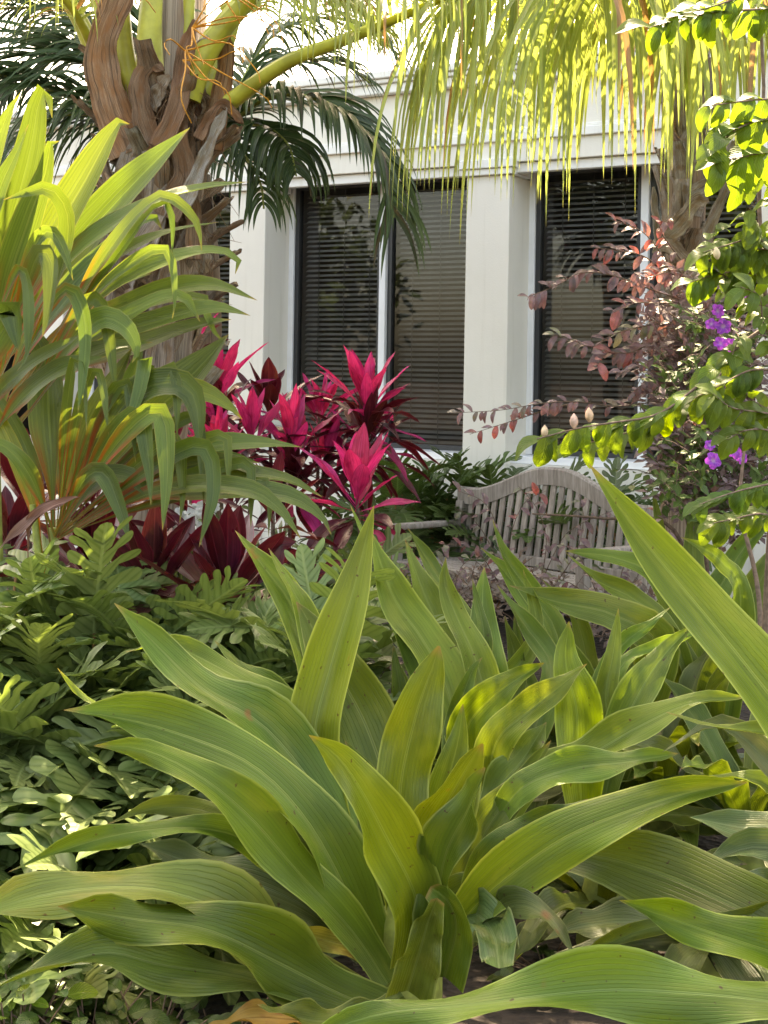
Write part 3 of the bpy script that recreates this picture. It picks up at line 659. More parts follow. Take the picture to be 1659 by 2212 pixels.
crinum_wild(1300, 1980, 3.75, 'low shaded crinum lily between the two long right-hand leaves', 16, 3, .42, .085, .55, -5, 45)
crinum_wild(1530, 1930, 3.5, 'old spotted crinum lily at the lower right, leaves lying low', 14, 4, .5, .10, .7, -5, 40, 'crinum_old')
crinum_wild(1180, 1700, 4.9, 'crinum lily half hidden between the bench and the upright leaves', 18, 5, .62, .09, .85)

# ------------------------------------------------------------------ green cordylines on the left
def cordy(base, label, leaves, stems, wf=1.08, tone=1.0):
    p = Vector(base); p.z = 0
    t = empty('green_cordyline', p, label, 'plant', 'green cordylines')
    for (pts, r, d) in stems:
        m = MB(); P = catmull([PX(x, y, d * 1.13) for x, y in pts], 14); P[0].z = min(P[0].z, .02)
        m.tube(P, [r * (1.1 - .35 * i / 14) for i in range(15)], 9); m.build('stem', M['stalk'], t)
    for L in leaves:
        pts, w, d0, d1 = L[:4]; o = dict(L[4]) if len(L) > 4 else {}
        o.setdefault('wave', .006); o.setdefault('prof', prof_lance); o.setdefault('fold', 20); o.setdefault('nh', (-.1, -.75, .65)); o.setdefault('nw', 4); o.setdefault('n', 20)
        mat = o.pop('mat', 'cordyline'); q = random.uniform(.8, 1.15) * tone
        col = o.pop('color', (q * random.uniform(.95, 1.08), q, q))
        traced(t, 'leaf', pts, w * wf, d0 * 1.13, d1 * 1.13, mat, color=col, **o)
    return t
up = dict(nh=(.1, -.95, .3))
U = [
 ([(-40, 900), (-20, 640), (25, 480), (65, 330), (85, 215), (104, 192), (113, 255)], 76, 4.7, 4.5, up),
 ([(-30, 880), (10, 640), (60, 480), (98, 375), (112, 300), (128, 305)], 66, 4.6, 4.45, up),
 ([(-60, 860), (-40, 560), (-5, 420), (35, 330), (62, 268)], 44, 4.5, 4.4, dict(nh=(0, -.8, .6))),
 ([(-60, 800), (-50, 480), (-10, 320), (20, 240), (45, 200)], 52, 4.7, 4.7, up),
 ([(-10, 880), (30, 690), (110, 520), (180, 400), (242, 285), (272, 254), (280, 268)], 82, 4.6, 4.5, dict(nh=(-.2, -.9, .4))),
 ([(0, 900), (70, 690), (160, 545), (250, 440), (340, 345), (410, 276)], 82, 4.55, 4.6, dict(nh=(-.25, -.85, .45))),
 ([(20, 820), (120, 620), (148, 480), (110, 408), (50, 420), (6, 432)], 46, 4.4, 4.2, dict(nh=(0, -.6, .8))),
 ([(-20, 860), (60, 700), (170, 545), (330, 440), (440, 408), (537, 393)], 32, 4.5, 4.5, dict(nh=(-.1, -.5, .85))),
 ([(0, 860), (100, 700), (230, 555), (320, 470), (350, 495)], 52, 4.45, 4.4, dict(nh=(-.2, -.8, .55))),
 ([(10, 850), (110, 680), (230, 570), (340, 508), (472, 480)], 20, 4.5, 4.6, dict(nh=(-.1, -.6, .8))),
 ([(20, 860), (120, 740), (260, 610), (400, 552), (490, 548), (520, 575), (508, 592)], 32, 4.45, 4.4, dict(nh=(-.1, -.6, .8))),
 ([(30, 900), (160, 730), (320, 642), (450, 615), (556, 649)], 40, 4.5, 4.5, dict(nh=(-.1, -.75, .65))),
 ([(40, 920), (180, 755), (350, 692), (460, 665), (541, 682)], 42, 4.4, 4.35, dict(nh=(-.1, -.75, .65))),
 ([(30, 920), (160, 800), (320, 740), (440, 700), (500, 690)], 40, 4.55, 4.6, dict(nh=(-.1, -.7, .7))),
 ([(20, 900), (150, 765), (300, 668), (390, 640), (432, 695)], 36, 4.4, 4.3),
 ([(0, 780), (50, 640), (85, 545), (112, 570), (107, 650), (92, 728)], 38, 4.3, 4.1, dict(nh=(0, -.9, .4))),
 ([(-30, 760), (20, 620), (48, 580), (62, 640), (60, 760), (36, 802)], 26, 4.2, 4.05, dict(nh=(0, -.9, .4))),
 ([(0, 720), (70, 540), (110, 500), (140, 545), (158, 606)], 26, 4.3, 4.15, dict(nh=(0, -.9, .4))),
 ([(30, 820), (110, 660), (155, 625), (185, 700), (178, 820), (168, 892)], 32, 4.3, 4.1, dict(nh=(0, -.9, .4))),
 ([(60, 860), (170, 670), (215, 650), (236, 730), (252, 860)], 28, 4.35, 4.2, dict(nh=(0, -.9, .4))),
 ([(60, 860), (200, 700), (265, 702), (296, 755), (285, 784)], 44, 4.3, 4.2, dict(nh=(0, -.85, .5))),
 ([(60, 820), (250, 520), (340, 428), (385, 440), (425, 482), (436, 542)], 24, 4.4, 4.3),
 ([(60, 830), (260, 540), (345, 440), (372, 470), (371, 562)], 16, 4.4, 4.3),
 ([(40, 840), (200, 640), (330, 540), (370, 560), (378, 650), (372, 690)], 22, 4.4, 4.2, dict(nh=(0, -.9, .4))),
 ([(-60, 900), (-20, 760), (20, 690), (25, 660), (40, 760)], 70, 4.2, 4.1, dict(nh=(.1, -.95, .3), color=(.8, .85, .8))),
 ([(-40, 940), (60, 850), (200, 760), (330, 740)], 36, 4.3, 4.3),
 ([(-40, 980), (40, 870), (130, 800), (230, 770)], 40, 4.3, 4.2),
 ([(-20, 1000), (-20, 880), (50, 800), (180, 720)], 30, 4.3, 4.2),
 ([(-60, 900), (30, 760), (180, 640), (330, 590)], 26, 4.6, 4.7),
 ([(-40, 1000), (60, 800), (190, 690), (420, 640), (450, 700), (487, 745)], 30, 4.55, 4.6),
]
cordy(PX(-60, 1600, 5.3), 'taller green cordyline at the left edge, sunlit upper leaves with orange-red stalks', U,
      [([(-40, 1780), (-30, 1400), (-20, 1150), (-20, 850)], .026, 4.6), ([(-110, 1780), (-90, 1200), (-60, 850)], .028, 4.8), ([(20, 1780), (0, 1300), (-10, 950)], .02, 4.45)])
U += [(([(x0, y0 + 90), (x0 + 25, y0 - 10), (x0 + 48, y0 - 22), (x0 + 60, y0 + 40), (x0 + 58 + random.uniform(-14, 14), y0 + random.uniform(110, 190))]), random.uniform(14, 26), 4.25, 4.1, dict(nh=(0, -.9, .4))) for (x0, y0) in [(60, 700), (130, 720), (210, 610), (260, 690), (320, 640), (20, 830), (280, 560), (350, 700)]]
Lw = [
 ([(116, 1170), (113, 1030), (106, 900), (98, 780), (60, 690)], 92, 4.35, 4.5, dict(nh=(0, -.98, .2), fold=30)),
 ([(125, 1140), (190, 950), (240, 840), (285, 752)], 66, 4.35, 4.5, dict(nh=(-.1, -.97, .2), fold=34)),
 ([(130, 1140), (240, 1000), (350, 880), (440, 785), (494, 722)], 96, 4.4, 4.5, dict(nh=(-.3, -.8, .5))),
 ([(130, 1140), (240, 980), (305, 840), (318, 765), (300, 860), (255, 968)], 44, 4.3, 4.1, dict(nh=(-.2, -.95, .2))),
 ([(130, 1140), (230, 930), (310, 840), (395, 832), (425, 880), (431, 974)], 66, 4.25, 4.1, dict(nh=(-.1, -.85, .5))),
 ([(130, 1140), (280, 960), (380, 850), (450, 852), (500, 882), (523, 906)], 56, 4.35, 4.3, dict(nh=(-.1, -.8, .6), color=(1.3, 1.15, .8))),
 ([(125, 1160), (300, 1010), (450, 965), (560, 957), (652, 966)], 44, 4.3, 4.25, dict(nh=(-.05, -.7, .7))),
 ([(130, 1160), (300, 1060), (450, 1025), (600, 1030), (697, 1074)], 42, 4.25, 4.2, dict(nh=(-.05, -.7, .7))),
 ([(125, 1165), (300, 1075), (480, 1062), (620, 1072), (690, 1112), (716, 1156)], 50, 4.2, 4.1, dict(nh=(-.05, -.7, .7))),
 ([(125, 1165), (330, 1030), (500, 1000), (570, 1040), (590, 1090)], 42, 4.3, 4.2),
 ([(125, 1165), (340, 1060), (520, 1055), (600, 1095), (650, 1165)], 44, 4.15, 4.0),
 ([(120, 1150), (230, 960), (300, 895), (322, 1000), (326, 1092)], 44, 4.2, 4.0, dict(nh=(0, -.95, .3))),
 ([(120, 1150), (260, 950), (345, 890), (362, 1000), (351, 1146)], 50, 4.15, 3.95, dict(nh=(0, -.95, .3), color=(1.2, 1.12, .95))),
 ([(130, 1160), (330, 1010), (440, 965), (462, 1060), (430, 1182)], 44, 4.15, 3.95, dict(nh=(0, -.95, .3))),
 ([(130, 1150), (300, 1000), (380, 950), (395, 1060), (388, 1130)], 34, 4.2, 4.05, dict(nh=(0, -.95, .3))),
 ([(120, 1160), (180, 1040), (225, 1022), (258, 1095), (280, 1168)], 46, 4.15, 4.0, dict(nh=(0, -.95, .3))),
 ([(120, 1160), (210, 1040), (270, 1028), (312, 1058), (330, 1086)], 42, 4.15, 4.1),
 ([(60, 1220), (70, 1120), (150, 1078), (172, 1074)], 18, 4.0, 3.9, dict(mat='cordyline_dry')),
 ([(-30, 1215), (30, 1155), (90, 1105), (165, 1072)], 24, 3.95, 3.95, dict(mat='cordyline_dry')),
 ([(100, 1250), (70, 1085), (25, 960), (-40, 830)], 40, 4.25, 4.3, dict(nh=(.1, -.95, .2), color=(1.4, 1.1, .7))),
 ([(110, 1180), (85, 1050), (40, 930), (-20, 830)], 36, 4.3, 4.4, dict(nh=(.1, -.95, .2))),
 ([(128, 1150), (140, 1040), (148, 960), (152, 890)], 42, 4.35, 4.4, dict(nh=(0, -.97, .2), color=(1.3, 1.2, .8))),
 ([(130, 1150), (172, 1050), (190, 960), (215, 880)], 30, 4.4, 4.5, dict(nh=(0, -.97, .2))),
 ([(120, 1160), (60, 1020), (0, 960), (-60, 960)], 40, 4.2, 4.1, dict(nh=(.1, -.8, .6))),
 ([(125, 1150), (240, 900), (290, 800), (310, 720)], 50, 4.7, 4.8, dict(nh=(0, -.97, .2), color=(.8, .85, .7))),
 ([(130, 1160), (340, 1020), (470, 990), (560, 1000)], 46, 4.4, 4.4, dict(color=(.8, .85, .7))),
]
Lw += [([(122, 1160), (x1 * .5 + 60, 1160 - (1160 - y1) * .62), (x1, y1), (x1 + 22, y1 + 30), (x1 + 26 + random.uniform(-8, 10), y1 + Lh)], w, 4.3, 4.1, dict(nh=(0, -.92, .4))) for (x1, y1, Lh, w) in [(260, 830, 170, 30), (360, 800, 150, 34), (200, 800, 140, 26), (470, 940, 130, 30), (520, 1000, 140, 32), (410, 900, 190, 30), (160, 780, 150, 24), (560, 1040, 120, 28)]]
cordy(PX(115, 1600, 4.9), 'lower green cordyline with orange stalks, its long leaves arching toward the magenta plants', Lw,
      [([(118, 1780), (116, 1400), (115, 1230), (116, 1140)], .024, 4.33), ([(95, 1780), (90, 1400), (85, 1230), (70, 1090)], .014, 4.25)], .98, .84)

# ------------------------------------------------------------------ palms
LEAFLETS = {}; SPARE = {}
def frond(palm, pts, rad, t0, n, length, width, mat, spread=.55, droop=1.0, fwd=.35, stalk='petiole', tip_short=.45, color=None, brown=.05, name='frond', both=True, jit=.12, seg=7, down0=0.0, fold=24):
    """a feather frond: a rachis with leaflets that leave it sideways and bend down under their weight"""
    P = catmull([PX(*p) for p in pts], 40); m = MB()
    r0, r1 = rad; m.tube(P, [r0 + (r1 - r0) * (i / 40) ** .8 for i in range(41)], 8)
    f = m.build(name, M[stalk], palm)
    Z = Vector((0, 0, 1))
    for i in range(n):
        t = t0 + (1 - t0) * (i + random.uniform(-.3, .3)) / n
        t = max(t0, min(.995, t)); k = t * 40; a = int(min(39, k)); p = P[a].lerp(P[a + 1], k - a); T = (P[a + 1] - P[a]).normalized()
        S = T.cross(Z); S = S.normalized() if S.length > .1 else Vector((1, 0, 0)); U = S.cross(T)
        s = (t - t0) / (1 - t0)
        for sd in ((-1, 1) if both else (1,)):
            L = length * (.55 + .45 * sm(s, 0, .25)) * (1 - (1 - tip_short) * sm(s, .55, 1)) * random.uniform(1 - jit, 1 + jit)
            d = (S * sd * spread + T * (fwd + .35 * s) + U * random.uniform(.0, .28) - Z * down0 + Vector((random.gauss(0, .07), random.gauss(0, .07), random.gauss(0, .07)))).normalized()
            g = droop * random.uniform(.8, 1.2); pp = [p]; q = p.copy(); dv = d.copy(); st = L / seg
            for j in range(seg):
                dv = (dv - Z * (g * .34 * (j + .6) / seg * 1.9)).normalized(); q = q + dv * st; pp.append(q)
            LEAFLETS[palm.name] = LEAFLETS.get(palm.name, 0) + 1; spare = LEAFLETS[palm.name] > 300
            mb = ribbon(SPARE.setdefault(palm.name, MB()) if spare else MB(), pp, width * random.uniform(.8, 1.15) * (1 - .35 * s), 9, 2, prof_needle, fold, 0, 1, tuple(U * .8 + Vector((0, -.6, 0)) + S * sd * .15), (0, random.uniform(-25, 25)))
            q_ = random.uniform(.85, 1.15); c = (q_, q_, q_)
            if color: c = tuple(x * q_ for x in color)
            if random.random() < brown: c = (1.15, .62, .9)
            if not spare: mb.build('leaflet', M[mat], f, c)
    return f

def boot(palm, pts, wpx, d, mat='boot', dd=.0, nh=(0, -1, .15), fold=24, prof=None, color=None, name='leaf_boot', curl=0, ragged=.3):
    sd = random.uniform(0, 99)
    def pr(t, sd=sd): return (1 - .35 * t) * (1 + ragged * mnoise.noise(Vector((t * 6, sd, 0)))) * (1 if t < .88 else max(.18, 1 - (t - .88) * 6))
    k = len(pts); P = [PX(x, y, d + dd * i / (k - 1)) for i, (x, y) in enumerate(pts)]
    mb = ribbon(MB(), P, wpx / FPX * d, 22, 8, prof or pr, fold, .012, 3, nh, (random.uniform(-12, 12), random.uniform(-12, 12)), None, curl)
    for i, v in enumerate(mb.v):
        q = mnoise.noise(v * 11 + Vector((sd, 0, 0))); q2 = mnoise.noise(Vector((v.x * 60, v.y * 60, v.z * 9)))
        mb.v[i] = v + Vector((q2 * .004, q * .018 + q2 * .005, (abs(q2) * -.03 if i // 9 > 19 else 0)))
    # a thick husk: the outline is doubled a little behind and closed along its rim
    n0 = len(mb.v); rows = 23; c = 9
    back = Vector((0, .012, -.002)); mb.v += [v + back for v in mb.v[:n0]]
    fs = list(mb.f); us = list(mb.uv)
    for q, u in zip(fs, us): mb.f.append(tuple(reversed([i + n0 for i in q]))); mb.uv.append(tuple(reversed(u)))
    for i in range(rows - 1):
        for e in (0, c - 1):
            a, b = i * c + e, (i + 1) * c + e; mb.f.append((a, b, b + n0, a + n0)); mb.uv.append(((0, 0), (0, 1), (0, 1), (0, 0)))
    return mb.build(name, M[mat], palm, color)

def ring_boots(palm, axis, r, n, seed, mat='boot', length=.34, w=.16, tilt=.35, lo=0, hi=1, spiral=2.4):
    """old leaf bases set round a trunk in a spiral, seen from every side"""
    rnd = random.Random(seed)
    for i in range(n):
        t = lo + (hi - lo) * i / n; k = t * (len(axis) - 1); a = int(min(len(axis) - 2, k)); c = axis[a].lerp(axis[a + 1], k - a)
        an = i * spiral + rnd.uniform(-.25, .25); o = Vector((math.cos(an), math.sin(an), 0)); L = length * rnd.uniform(.7, 1.3)
        pts = [c + o * r * .93, c + o * (r * 1.06) + Vector((0, 0, L * .35)), c + o * (r * (1.12 + tilt * .4)) + Vector((0, 0, L * .7)), c + o * (r * (1.1 + tilt * rnd.uniform(.6, 1.5))) + Vector((0, 0, L))]
        sd = rnd.uniform(0, 99)
        mb = ribbon(MB(), pts, w * rnd.uniform(.7, 1.25), 9, 4, lambda t, sd=sd: (1.1 - .6 * t) * (1 + .35 * mnoise.noise(Vector((t * 5, sd, 3)))), -28, .008, 3, tuple(o), (rnd.uniform(-14, 14), rnd.uniform(-22, 22)))
        n0 = len(mb.v); mb.v += [v - o * .014 for v in mb.v[:n0]]
        for q, u in zip(list(mb.f), list(mb.uv)): mb.f.append(tuple(reversed([j + n0 for j in q]))); mb.uv.append(tuple(reversed(u)))
        for j in range(9):
            for e in (0, 4): mb.f.append((j * 5 + e, (j + 1) * 5 + e, (j + 1) * 5 + e + n0, j * 5 + e + n0)); mb.uv.append(((0, 0), (0, 1), (0, 1), (0, 0)))
        for e in range(4): mb.f.append((45 + e, 46 + e, 46 + e + n0, 45 + e + n0)); mb.uv.append(((0, 1),) * 4)
        v = rnd.uniform(.75, 1.25)
        mb.build('leaf_boot', M[rnd.choice([mat, mat, 'boot_grey', 'boot'])], palm, (v, v * rnd.uniform(.93, 1.02), v * rnd.uniform(.88, 1.02)))

# the coconut palm on the left
DA = 6.6
pa = PX(300, 1400, DA); pa.z = 0
palmA = empty('coconut_palm', pa, 'stout coconut palm with shaggy brown leaf bases behind the green cordyline', 'palm tree')
axA = catmull([PX(280, 1560, DA), PX(305, 1100, DA), PX(330, 800, DA), PX(348, 520, DA), PX(355, 250, DA), PX(365, -80, DA)], 40)
axA[0].z = 0
m = MB(); m.tube(axA, [.185 + .025 * math.sin(i * .9) * .3 + (.02 if i < 6 else 0) - .115 * sm(i, 30, 35) for i in range(41)], 20, wob=.10); m.build('trunk', M['bark'], palmA)
ring_boots(palmA, axA, .19, 40, 3, 'boot', .36, .17, .85, .36, .80)
B_ = lambda *a, **k: boot(palmA, *a, **k)
B_([(275, 330), (235, 220), (215, 110), (250, 0), (280, -60)], 95, 6.35, 'boot', color=(1.15, .92, .76), fold=-18)
B_([(330, 330), (305, 240), (300, 170), (325, 132), (352, 150)], 60, 6.3, 'boot', color=(.8, .66, .56), fold=-24)
B_([(455, 320), (470, 230), (488, 130), (485, 60)], 52, 6.4, 'boot', color=(1.25, .98, .78), fold=-16)
B_([(345, 320), (385, 230), (395, 140), (420, 40)], 52, 6.28, 'boot', color=(1.0, .8, .7))
B_([(400, 440), (430, 370), (462, 290), (490, 232)], 36, 6.25, 'boot_grey', color=(1.1, 1.1, 1.1))
B_([(300, 560), (330, 470), (340, 370), (320, 280)], 70, 6.33, 'boot_grey', color=(1.0, .92, .85))
B_([(290, 560), (262, 470), (270, 380), (290, 300)], 60, 6.36, 'boot_grey', color=(1.05, .95, .88))
B_([(360, 470), (402, 380), (385, 290), (400, 240)], 66, 6.3, 'boot', color=(.8, .66, .55))
B_([(430, 300), (450, 260), (480, 225), (525, 262)], 30, 6.25, 'boot', color=(.9, .68, .55))
B_([(250, 700), (280, 560), (330, 480), (370, 400)], 60, 6.32, 'boot_grey', color=(.95, .85, .78))
B_([(350, 640), (350, 540), (352, 450), (345, 380)], 70, 6.38, 'boot', color=(.75, .66, .58))
B_([(420, 560), (420, 470), (405, 380), (415, 300)], 40, 6.33, 'boot', color=(.9, .75, .62))
B_([(260, 860), (270, 720), (260, 600), (240, 520)], 80, 6.35, 'boot_grey', color=(.9, .8, .72))
B_([(340, 860), (350, 720), (360, 620), (380, 540)], 80, 6.36, 'boot_grey', color=(.95, .83, .75))
rb = random.Random(17)
for i in range(46):      # torn scraps of old sheath crossing one another
    x, y = 215 + 270 * rb.random(), rb.uniform(230, 760); a = rb.uniform(-.9, .9); L = rb.uniform(50, 150); cxx = 350 - (y - 300) * .06
    if abs(x - cxx) > 120: x = cxx + (x - cxx) * .8
    dd_ = DA - math.sqrt(max(.0, .21 ** 2 - ((x - cxx) / FPX * DA) ** 2)) - .02
    v = rb.uniform(.7, 1.3); hue = rb.choice([(1, .9, .8), (1.1, .85, .65), (.6, .5, .42), (1.15, 1.05, .95)])
    B_([(x, y), (x + math.sin(a) * L * .5, y - math.cos(a) * L * .5), (x + math.sin(a) * L * 1.0 + rb.uniform(-20, 20), y - math.cos(a) * L)], rb.uniform(10, 42), dd_ - .02, rb.choice(['boot', 'boot_grey', 'boot']), dd=rb.uniform(-.06, .02), color=tuple(v * h for h in hue), ragged=.7, fold=rb.choice([-30, 20]), name='sheath_scrap')
m = MB()
for i in range(240):      # loose fibre
    x = rb.uniform(225, 485); y = rb.uniform(170, 700); cxx = 350 - (y - 300) * .06; x = cxx + (x - cxx) * .85
    dd_ = DA - math.sqrt(max(.0, .23 ** 2 - ((x - cxx) / FPX * DA) ** 2)) - rb.uniform(.0, .06); a = rb.gauss(0, .6); L = rb.uniform(30, 130)
    p0, p2 = PX(x, y, dd_), PX(x + math.sin(a) * L, y + math.cos(a) * L, dd_ - rb.uniform(-.02, .05)); p1 = p0.lerp(p2, .5) + Vector((rb.gauss(0, .015), rb.gauss(-.01, .012), rb.gauss(0, .015)))
    m.tube(catmull([p0, p1, p2], 5), [.0022, .002, .0018, .0015, .0012, .0008], 4, cap=False)
tag(m.build('loose_fibres', M['boot'], palmA, (1.2, 1.05, .9)), kind='stuff')
# young fibrous heart with an orange flush
m = MB(); c0 = PX(310, 175, 6.36); rows = []; uvs = []
for i in range(9):
    a = math.pi * i / 8; rr = .085 * math.sin(a) + .004; rows.append([c0 + Vector((math.cos(b) * rr * 1.15, math.sin(b) * rr, -math.cos(a) * .13)) for b in [6.283 * k / 14 for k in range(15)]]); uvs.append([(k / 14, i / 8) for k in range(15)])
m.quad_grid(rows, uvs)
for (pts, r, d) in [([(325, 170), (323, 80), (328, -10), (335, -140)], .052, 6.45), ([(405, 215), (430, 140), (480, 60), (560, -30), (640, -120)], .050, 6.35), ([(210, 130), (170, 40), (120, -30), (60, -90)], .036, 6.7), ([(400, 180), (400, 60), (410, -60)], .045, 6.75), ([(300, 230), (272, 120), (262, 0), (255, -120)], .040, 6.6), ([(350, 220), (368, 110), (378, 0), (384, -120)], .042, 6.6), ([(285, 260), (250, 150), (225, 40), (190, -80)], .034, 6.75), ([(430, 240), (470, 150), (500, 60), (525, -60)], .036, 6.7)]:
    P = catmull([PX(x, y, d) for x, y in pts], 14); m = MB(); m.tube(P, [r * (1.25 - .5 * i / 14) for i in range(15)], 10); m.build('petiole', M['petiole'], palmA, (1, 1, 1))
frond(palmA, [(495, 222, 6.3), (620, 135, 6.1), (760, 80, 5.95), (900, 20, 5.8), (1050, -50, 5.6), (1210, -120, 5.4)], (.040, .010), .42, 40, .80, .024, 'palm', spread=.5, droop=1.5, fwd=.25, brown=.06, tip_short=.8)
frond(palmA, [(600, -60, 6.2), (720, -40, 6.0), (860, -30, 5.8), (1000, -50, 5.6), (1130, -90, 5.4)], (.02, .008), .02, 36, .72, .022, 'palm', spread=.6, droop=1.3, fwd=.3, brown=.05, tip_short=.9)
frond(palmA, [(500, 60, 6.8), (560, -10, 6.9), (640, -40, 6.9), (720, -20, 6.9), (800, 20, 6.9)], (.02, .007), .05, 60, .58, .018, 'palm', spread=.6, droop=1.0, fwd=.5, color=(.9, .95, .8), brown=.12)
frond(palmA, [(215, 130, 6.7), (150, 10, 6.5), (60, -60, 6.3), (-60, -80, 6.1)], (.03, .008), .25, 40, .55, .020, 'palm', spread=.6, droop=1.2, fwd=.35, brown=.2)
frond(palmA, [(480, 20, 6.4), (600, -30, 6.3), (720, -10, 6.2), (820, 50, 6.1)], (.02, .007), .05, 44, .50, .018, 'palm', spread=.6, droop=1.1, fwd=.5, brown=.12)
# flower strands
rnd = random.Random(5); m = MB()
for i in range(26):
    x0, y0 = rnd.choice([(395, 130), (400, 110), (415, 60), (300, -20), (470, -30)]); x1 = x0 + rnd.uniform(-90, 190); y1 = y0 + rnd.uniform(-110, 110); s = rnd.uniform(-20, 40)
    P = catmull([PX(x0, y0, 6.2), PX((x0 + x1) / 2 + rnd.uniform(-15, 15), (y0 + y1) / 2 - s, 6.1), PX(x1, y1, 6.05 + rnd.uniform(-.1, .1)), PX(x1 + rnd.uniform(-10, 25), y1 + rnd.uniform(20, 70), 6.05)], 12)
    m.tube(P, [.0045 * (1 - .5 * k / 12) for k in range(13)], 5, wob=.35)
tag(m.build('flower_strands', M['orange'], palmA), kind='stuff')

# the slimmer palm on the right, its long fronds hanging into the picture from above
DB = 6.9
pb = PX(1480, 1500, DB); pb.z = 0
palmB = empty('coconut_palm', pb, 'slim palm before the right window with yellow-green fronds hanging from above', 'palm tree')
axB = catmull([PX(1470, 1500, DB), PX(1474, 900, DB), PX(1472, 640, DB), PX(1480, 430, DB), PX(1488, 230, DB), PX(1490, -120, DB)], 30)
axB[0].z = 0
m = MB(); m.tube(axB, [.105 - .01 * i / 30 for i in range(31)], 16, wob=.08); m.build('trunk', M['bark'], palmB, (.85, .78, .72))
ring_boots(palmB, axB, .11, 40, 11, 'boot_grey', .22, .15, .28, .45, .86)
def BB(*a, **k): boot(palmB, *a, **k)
BB([(1490, 420), (1520, 400), (1550, 380), (1585, 300)], 34, 6.7, 'boot_grey')
BB([(1440, 640), (1430, 560), (1418, 480), (1412, 400)], 22, 6.7, 'boot_grey')
BB([(1500, 600), (1480, 560), (1440, 530), (1410, 540)], 46, 6.68, 'boot_grey', color=(1, .88, .78))
BB([(1440, 510), (1470, 480), (1500, 440), (1530, 430)], 46, 6.68, 'boot_grey', color=(1, .9, .8))
BB([(1520, 560), (1530, 500), (1555, 440), (1580, 380)], 30, 6.66, 'boot_grey', color=(.9, .85, .8))
frond(palmB, [(1490, -120, 6.7), (1400, -150, 6.3), (1290, -140, 6.0), (1160, -110, 5.8), (1050, -60, 5.7), (960, 0, 5.65)], (.030, .008), .12, 56, 1.26, .044, 'palm', spread=.42, droop=1.7, fwd=.1, tip_short=.7, brown=.06, down0=.35)
frond(palmB, [(1490, -120, 6.6), (1430, -150, 5.9), (1350, -130, 5.4), (1260, -90, 5.1)], (.030, .010), .08, 32, 1.12, .044, 'palm', spread=.42, droop=1.7, fwd=.1, tip_short=.8, brown=.08, down0=.35)
frond(palmB, [(1490, -120, 6.7), (1560, -170, 6.2), (1640, -160, 5.8), (1760, -100, 5.5), (1850, -20, 5.4)], (.030, .010), .06, 50, 1.25, .045, 'palm', spread=.42, droop=1.7, fwd=.1, tip_short=.8, brown=.10, down0=.35)
frond(palmB, [(1495, -110, 7.0), (1560, -130, 7.2), (1650, -110, 7.4), (1740, -50, 7.5)], (.030, .010), .06, 34, 1.3, .042, 'palm', spread=.45, droop=1.6, fwd=.1, tip_short=.8, brown=.25, down0=.3)

# the dark green palm behind the coconut palm
DC = 7.9
pc = PX(395, 1300, DC); pc.z = 0
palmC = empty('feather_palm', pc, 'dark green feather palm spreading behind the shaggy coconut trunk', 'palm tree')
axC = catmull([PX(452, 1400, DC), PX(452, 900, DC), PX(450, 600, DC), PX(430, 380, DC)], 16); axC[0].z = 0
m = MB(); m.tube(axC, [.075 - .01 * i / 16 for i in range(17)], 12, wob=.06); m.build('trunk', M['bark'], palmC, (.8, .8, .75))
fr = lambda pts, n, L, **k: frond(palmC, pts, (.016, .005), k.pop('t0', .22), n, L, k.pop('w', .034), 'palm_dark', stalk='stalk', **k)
fr([(430, 390, 7.8), (520, 250, 7.5), (620, 205, 7.3), (740, 240, 7.1), (830, 350, 7.0), (850, 470, 6.95)], 54, .50, spread=.62, droop=.8, fwd=.55, tip_short=.7, w=.045)
fr([(430, 390, 7.8), (500, 290, 7.6), (560, 270, 7.4), (620, 310, 7.2), (640, 380, 7.1)], 30, .46, spread=.7, droop=1.3, fwd=.3, w=.055)
fr([(430, 390, 7.8), (540, 180, 7.9), (640, 130, 8.0), (740, 140, 8.0), (800, 180, 8.0)], 40, .46, spread=.8, droop=.5, fwd=.5)
fr([(420, 390, 7.8), (280, 200, 7.9), (170, 130, 7.9), (80, 130, 7.9), (10, 200, 7.8)], 64, .78, spread=.75, droop=.5, fwd=.5, w=.050)
fr([(420, 390, 7.8), (300, 300, 7.6), (200, 250, 7.5), (100, 260, 7.4), (20, 330, 7.4)], 60, .70, spread=.75, droop=.8, fwd=.4)
fr([(420, 390, 7.8), (320, 380, 7.5), (240, 400, 7.3), (170, 480, 7.2), (130, 580, 7.1)], 26, .48, spread=.75, droop=.9, fwd=.4)
fr([(430, 390, 7.8), (470, 330, 7.5), (520, 330, 7.3), (560, 390, 7.2), (570, 450, 7.1)], 22, .40, spread=.6, droop=1.3, fwd=.3, color=(1.4, 1.35, 1.0))
fr([(420, 390, 7.8), (250, 120, 8.0), (120, 30, 8.0), (0, 20, 8.0), (-80, 60, 8)], 54, .66, spread=.75, droop=.6, fwd=.45, w=.045)
fr([(420, 390, 7.8), (240, 250, 7.8), (120, 200, 7.8), (0, 160, 7.8), (-60, 170, 7.8)], 54, .62, spread=.75, droop=.6, fwd=.45, w=.045)
fr([(440, 380, 7.9), (560, 110, 8.1), (680, 40, 8.1), (790, 60, 8.1), (860, 120, 8.1)], 46, .50, spread=.75, droop=.8, fwd=.45, w=.034)
fr([(420, 390, 7.8), (350, 120, 8.1), (280, 20, 8.2), (180, -30, 8.2), (60, 0, 8.2)], 54, .70, spread=.75, droop=.7, fwd=.4)

for pm, mt_ in ((palmA, 'palm'), (palmB, 'palm'), (palmC, 'palm_dark')):     # leaflets past the first 300 of each palm
    if pm.name in SPARE: tag(SPARE[pm.name].build('more_leaflets', M[mt_], pm), kind='stuff')

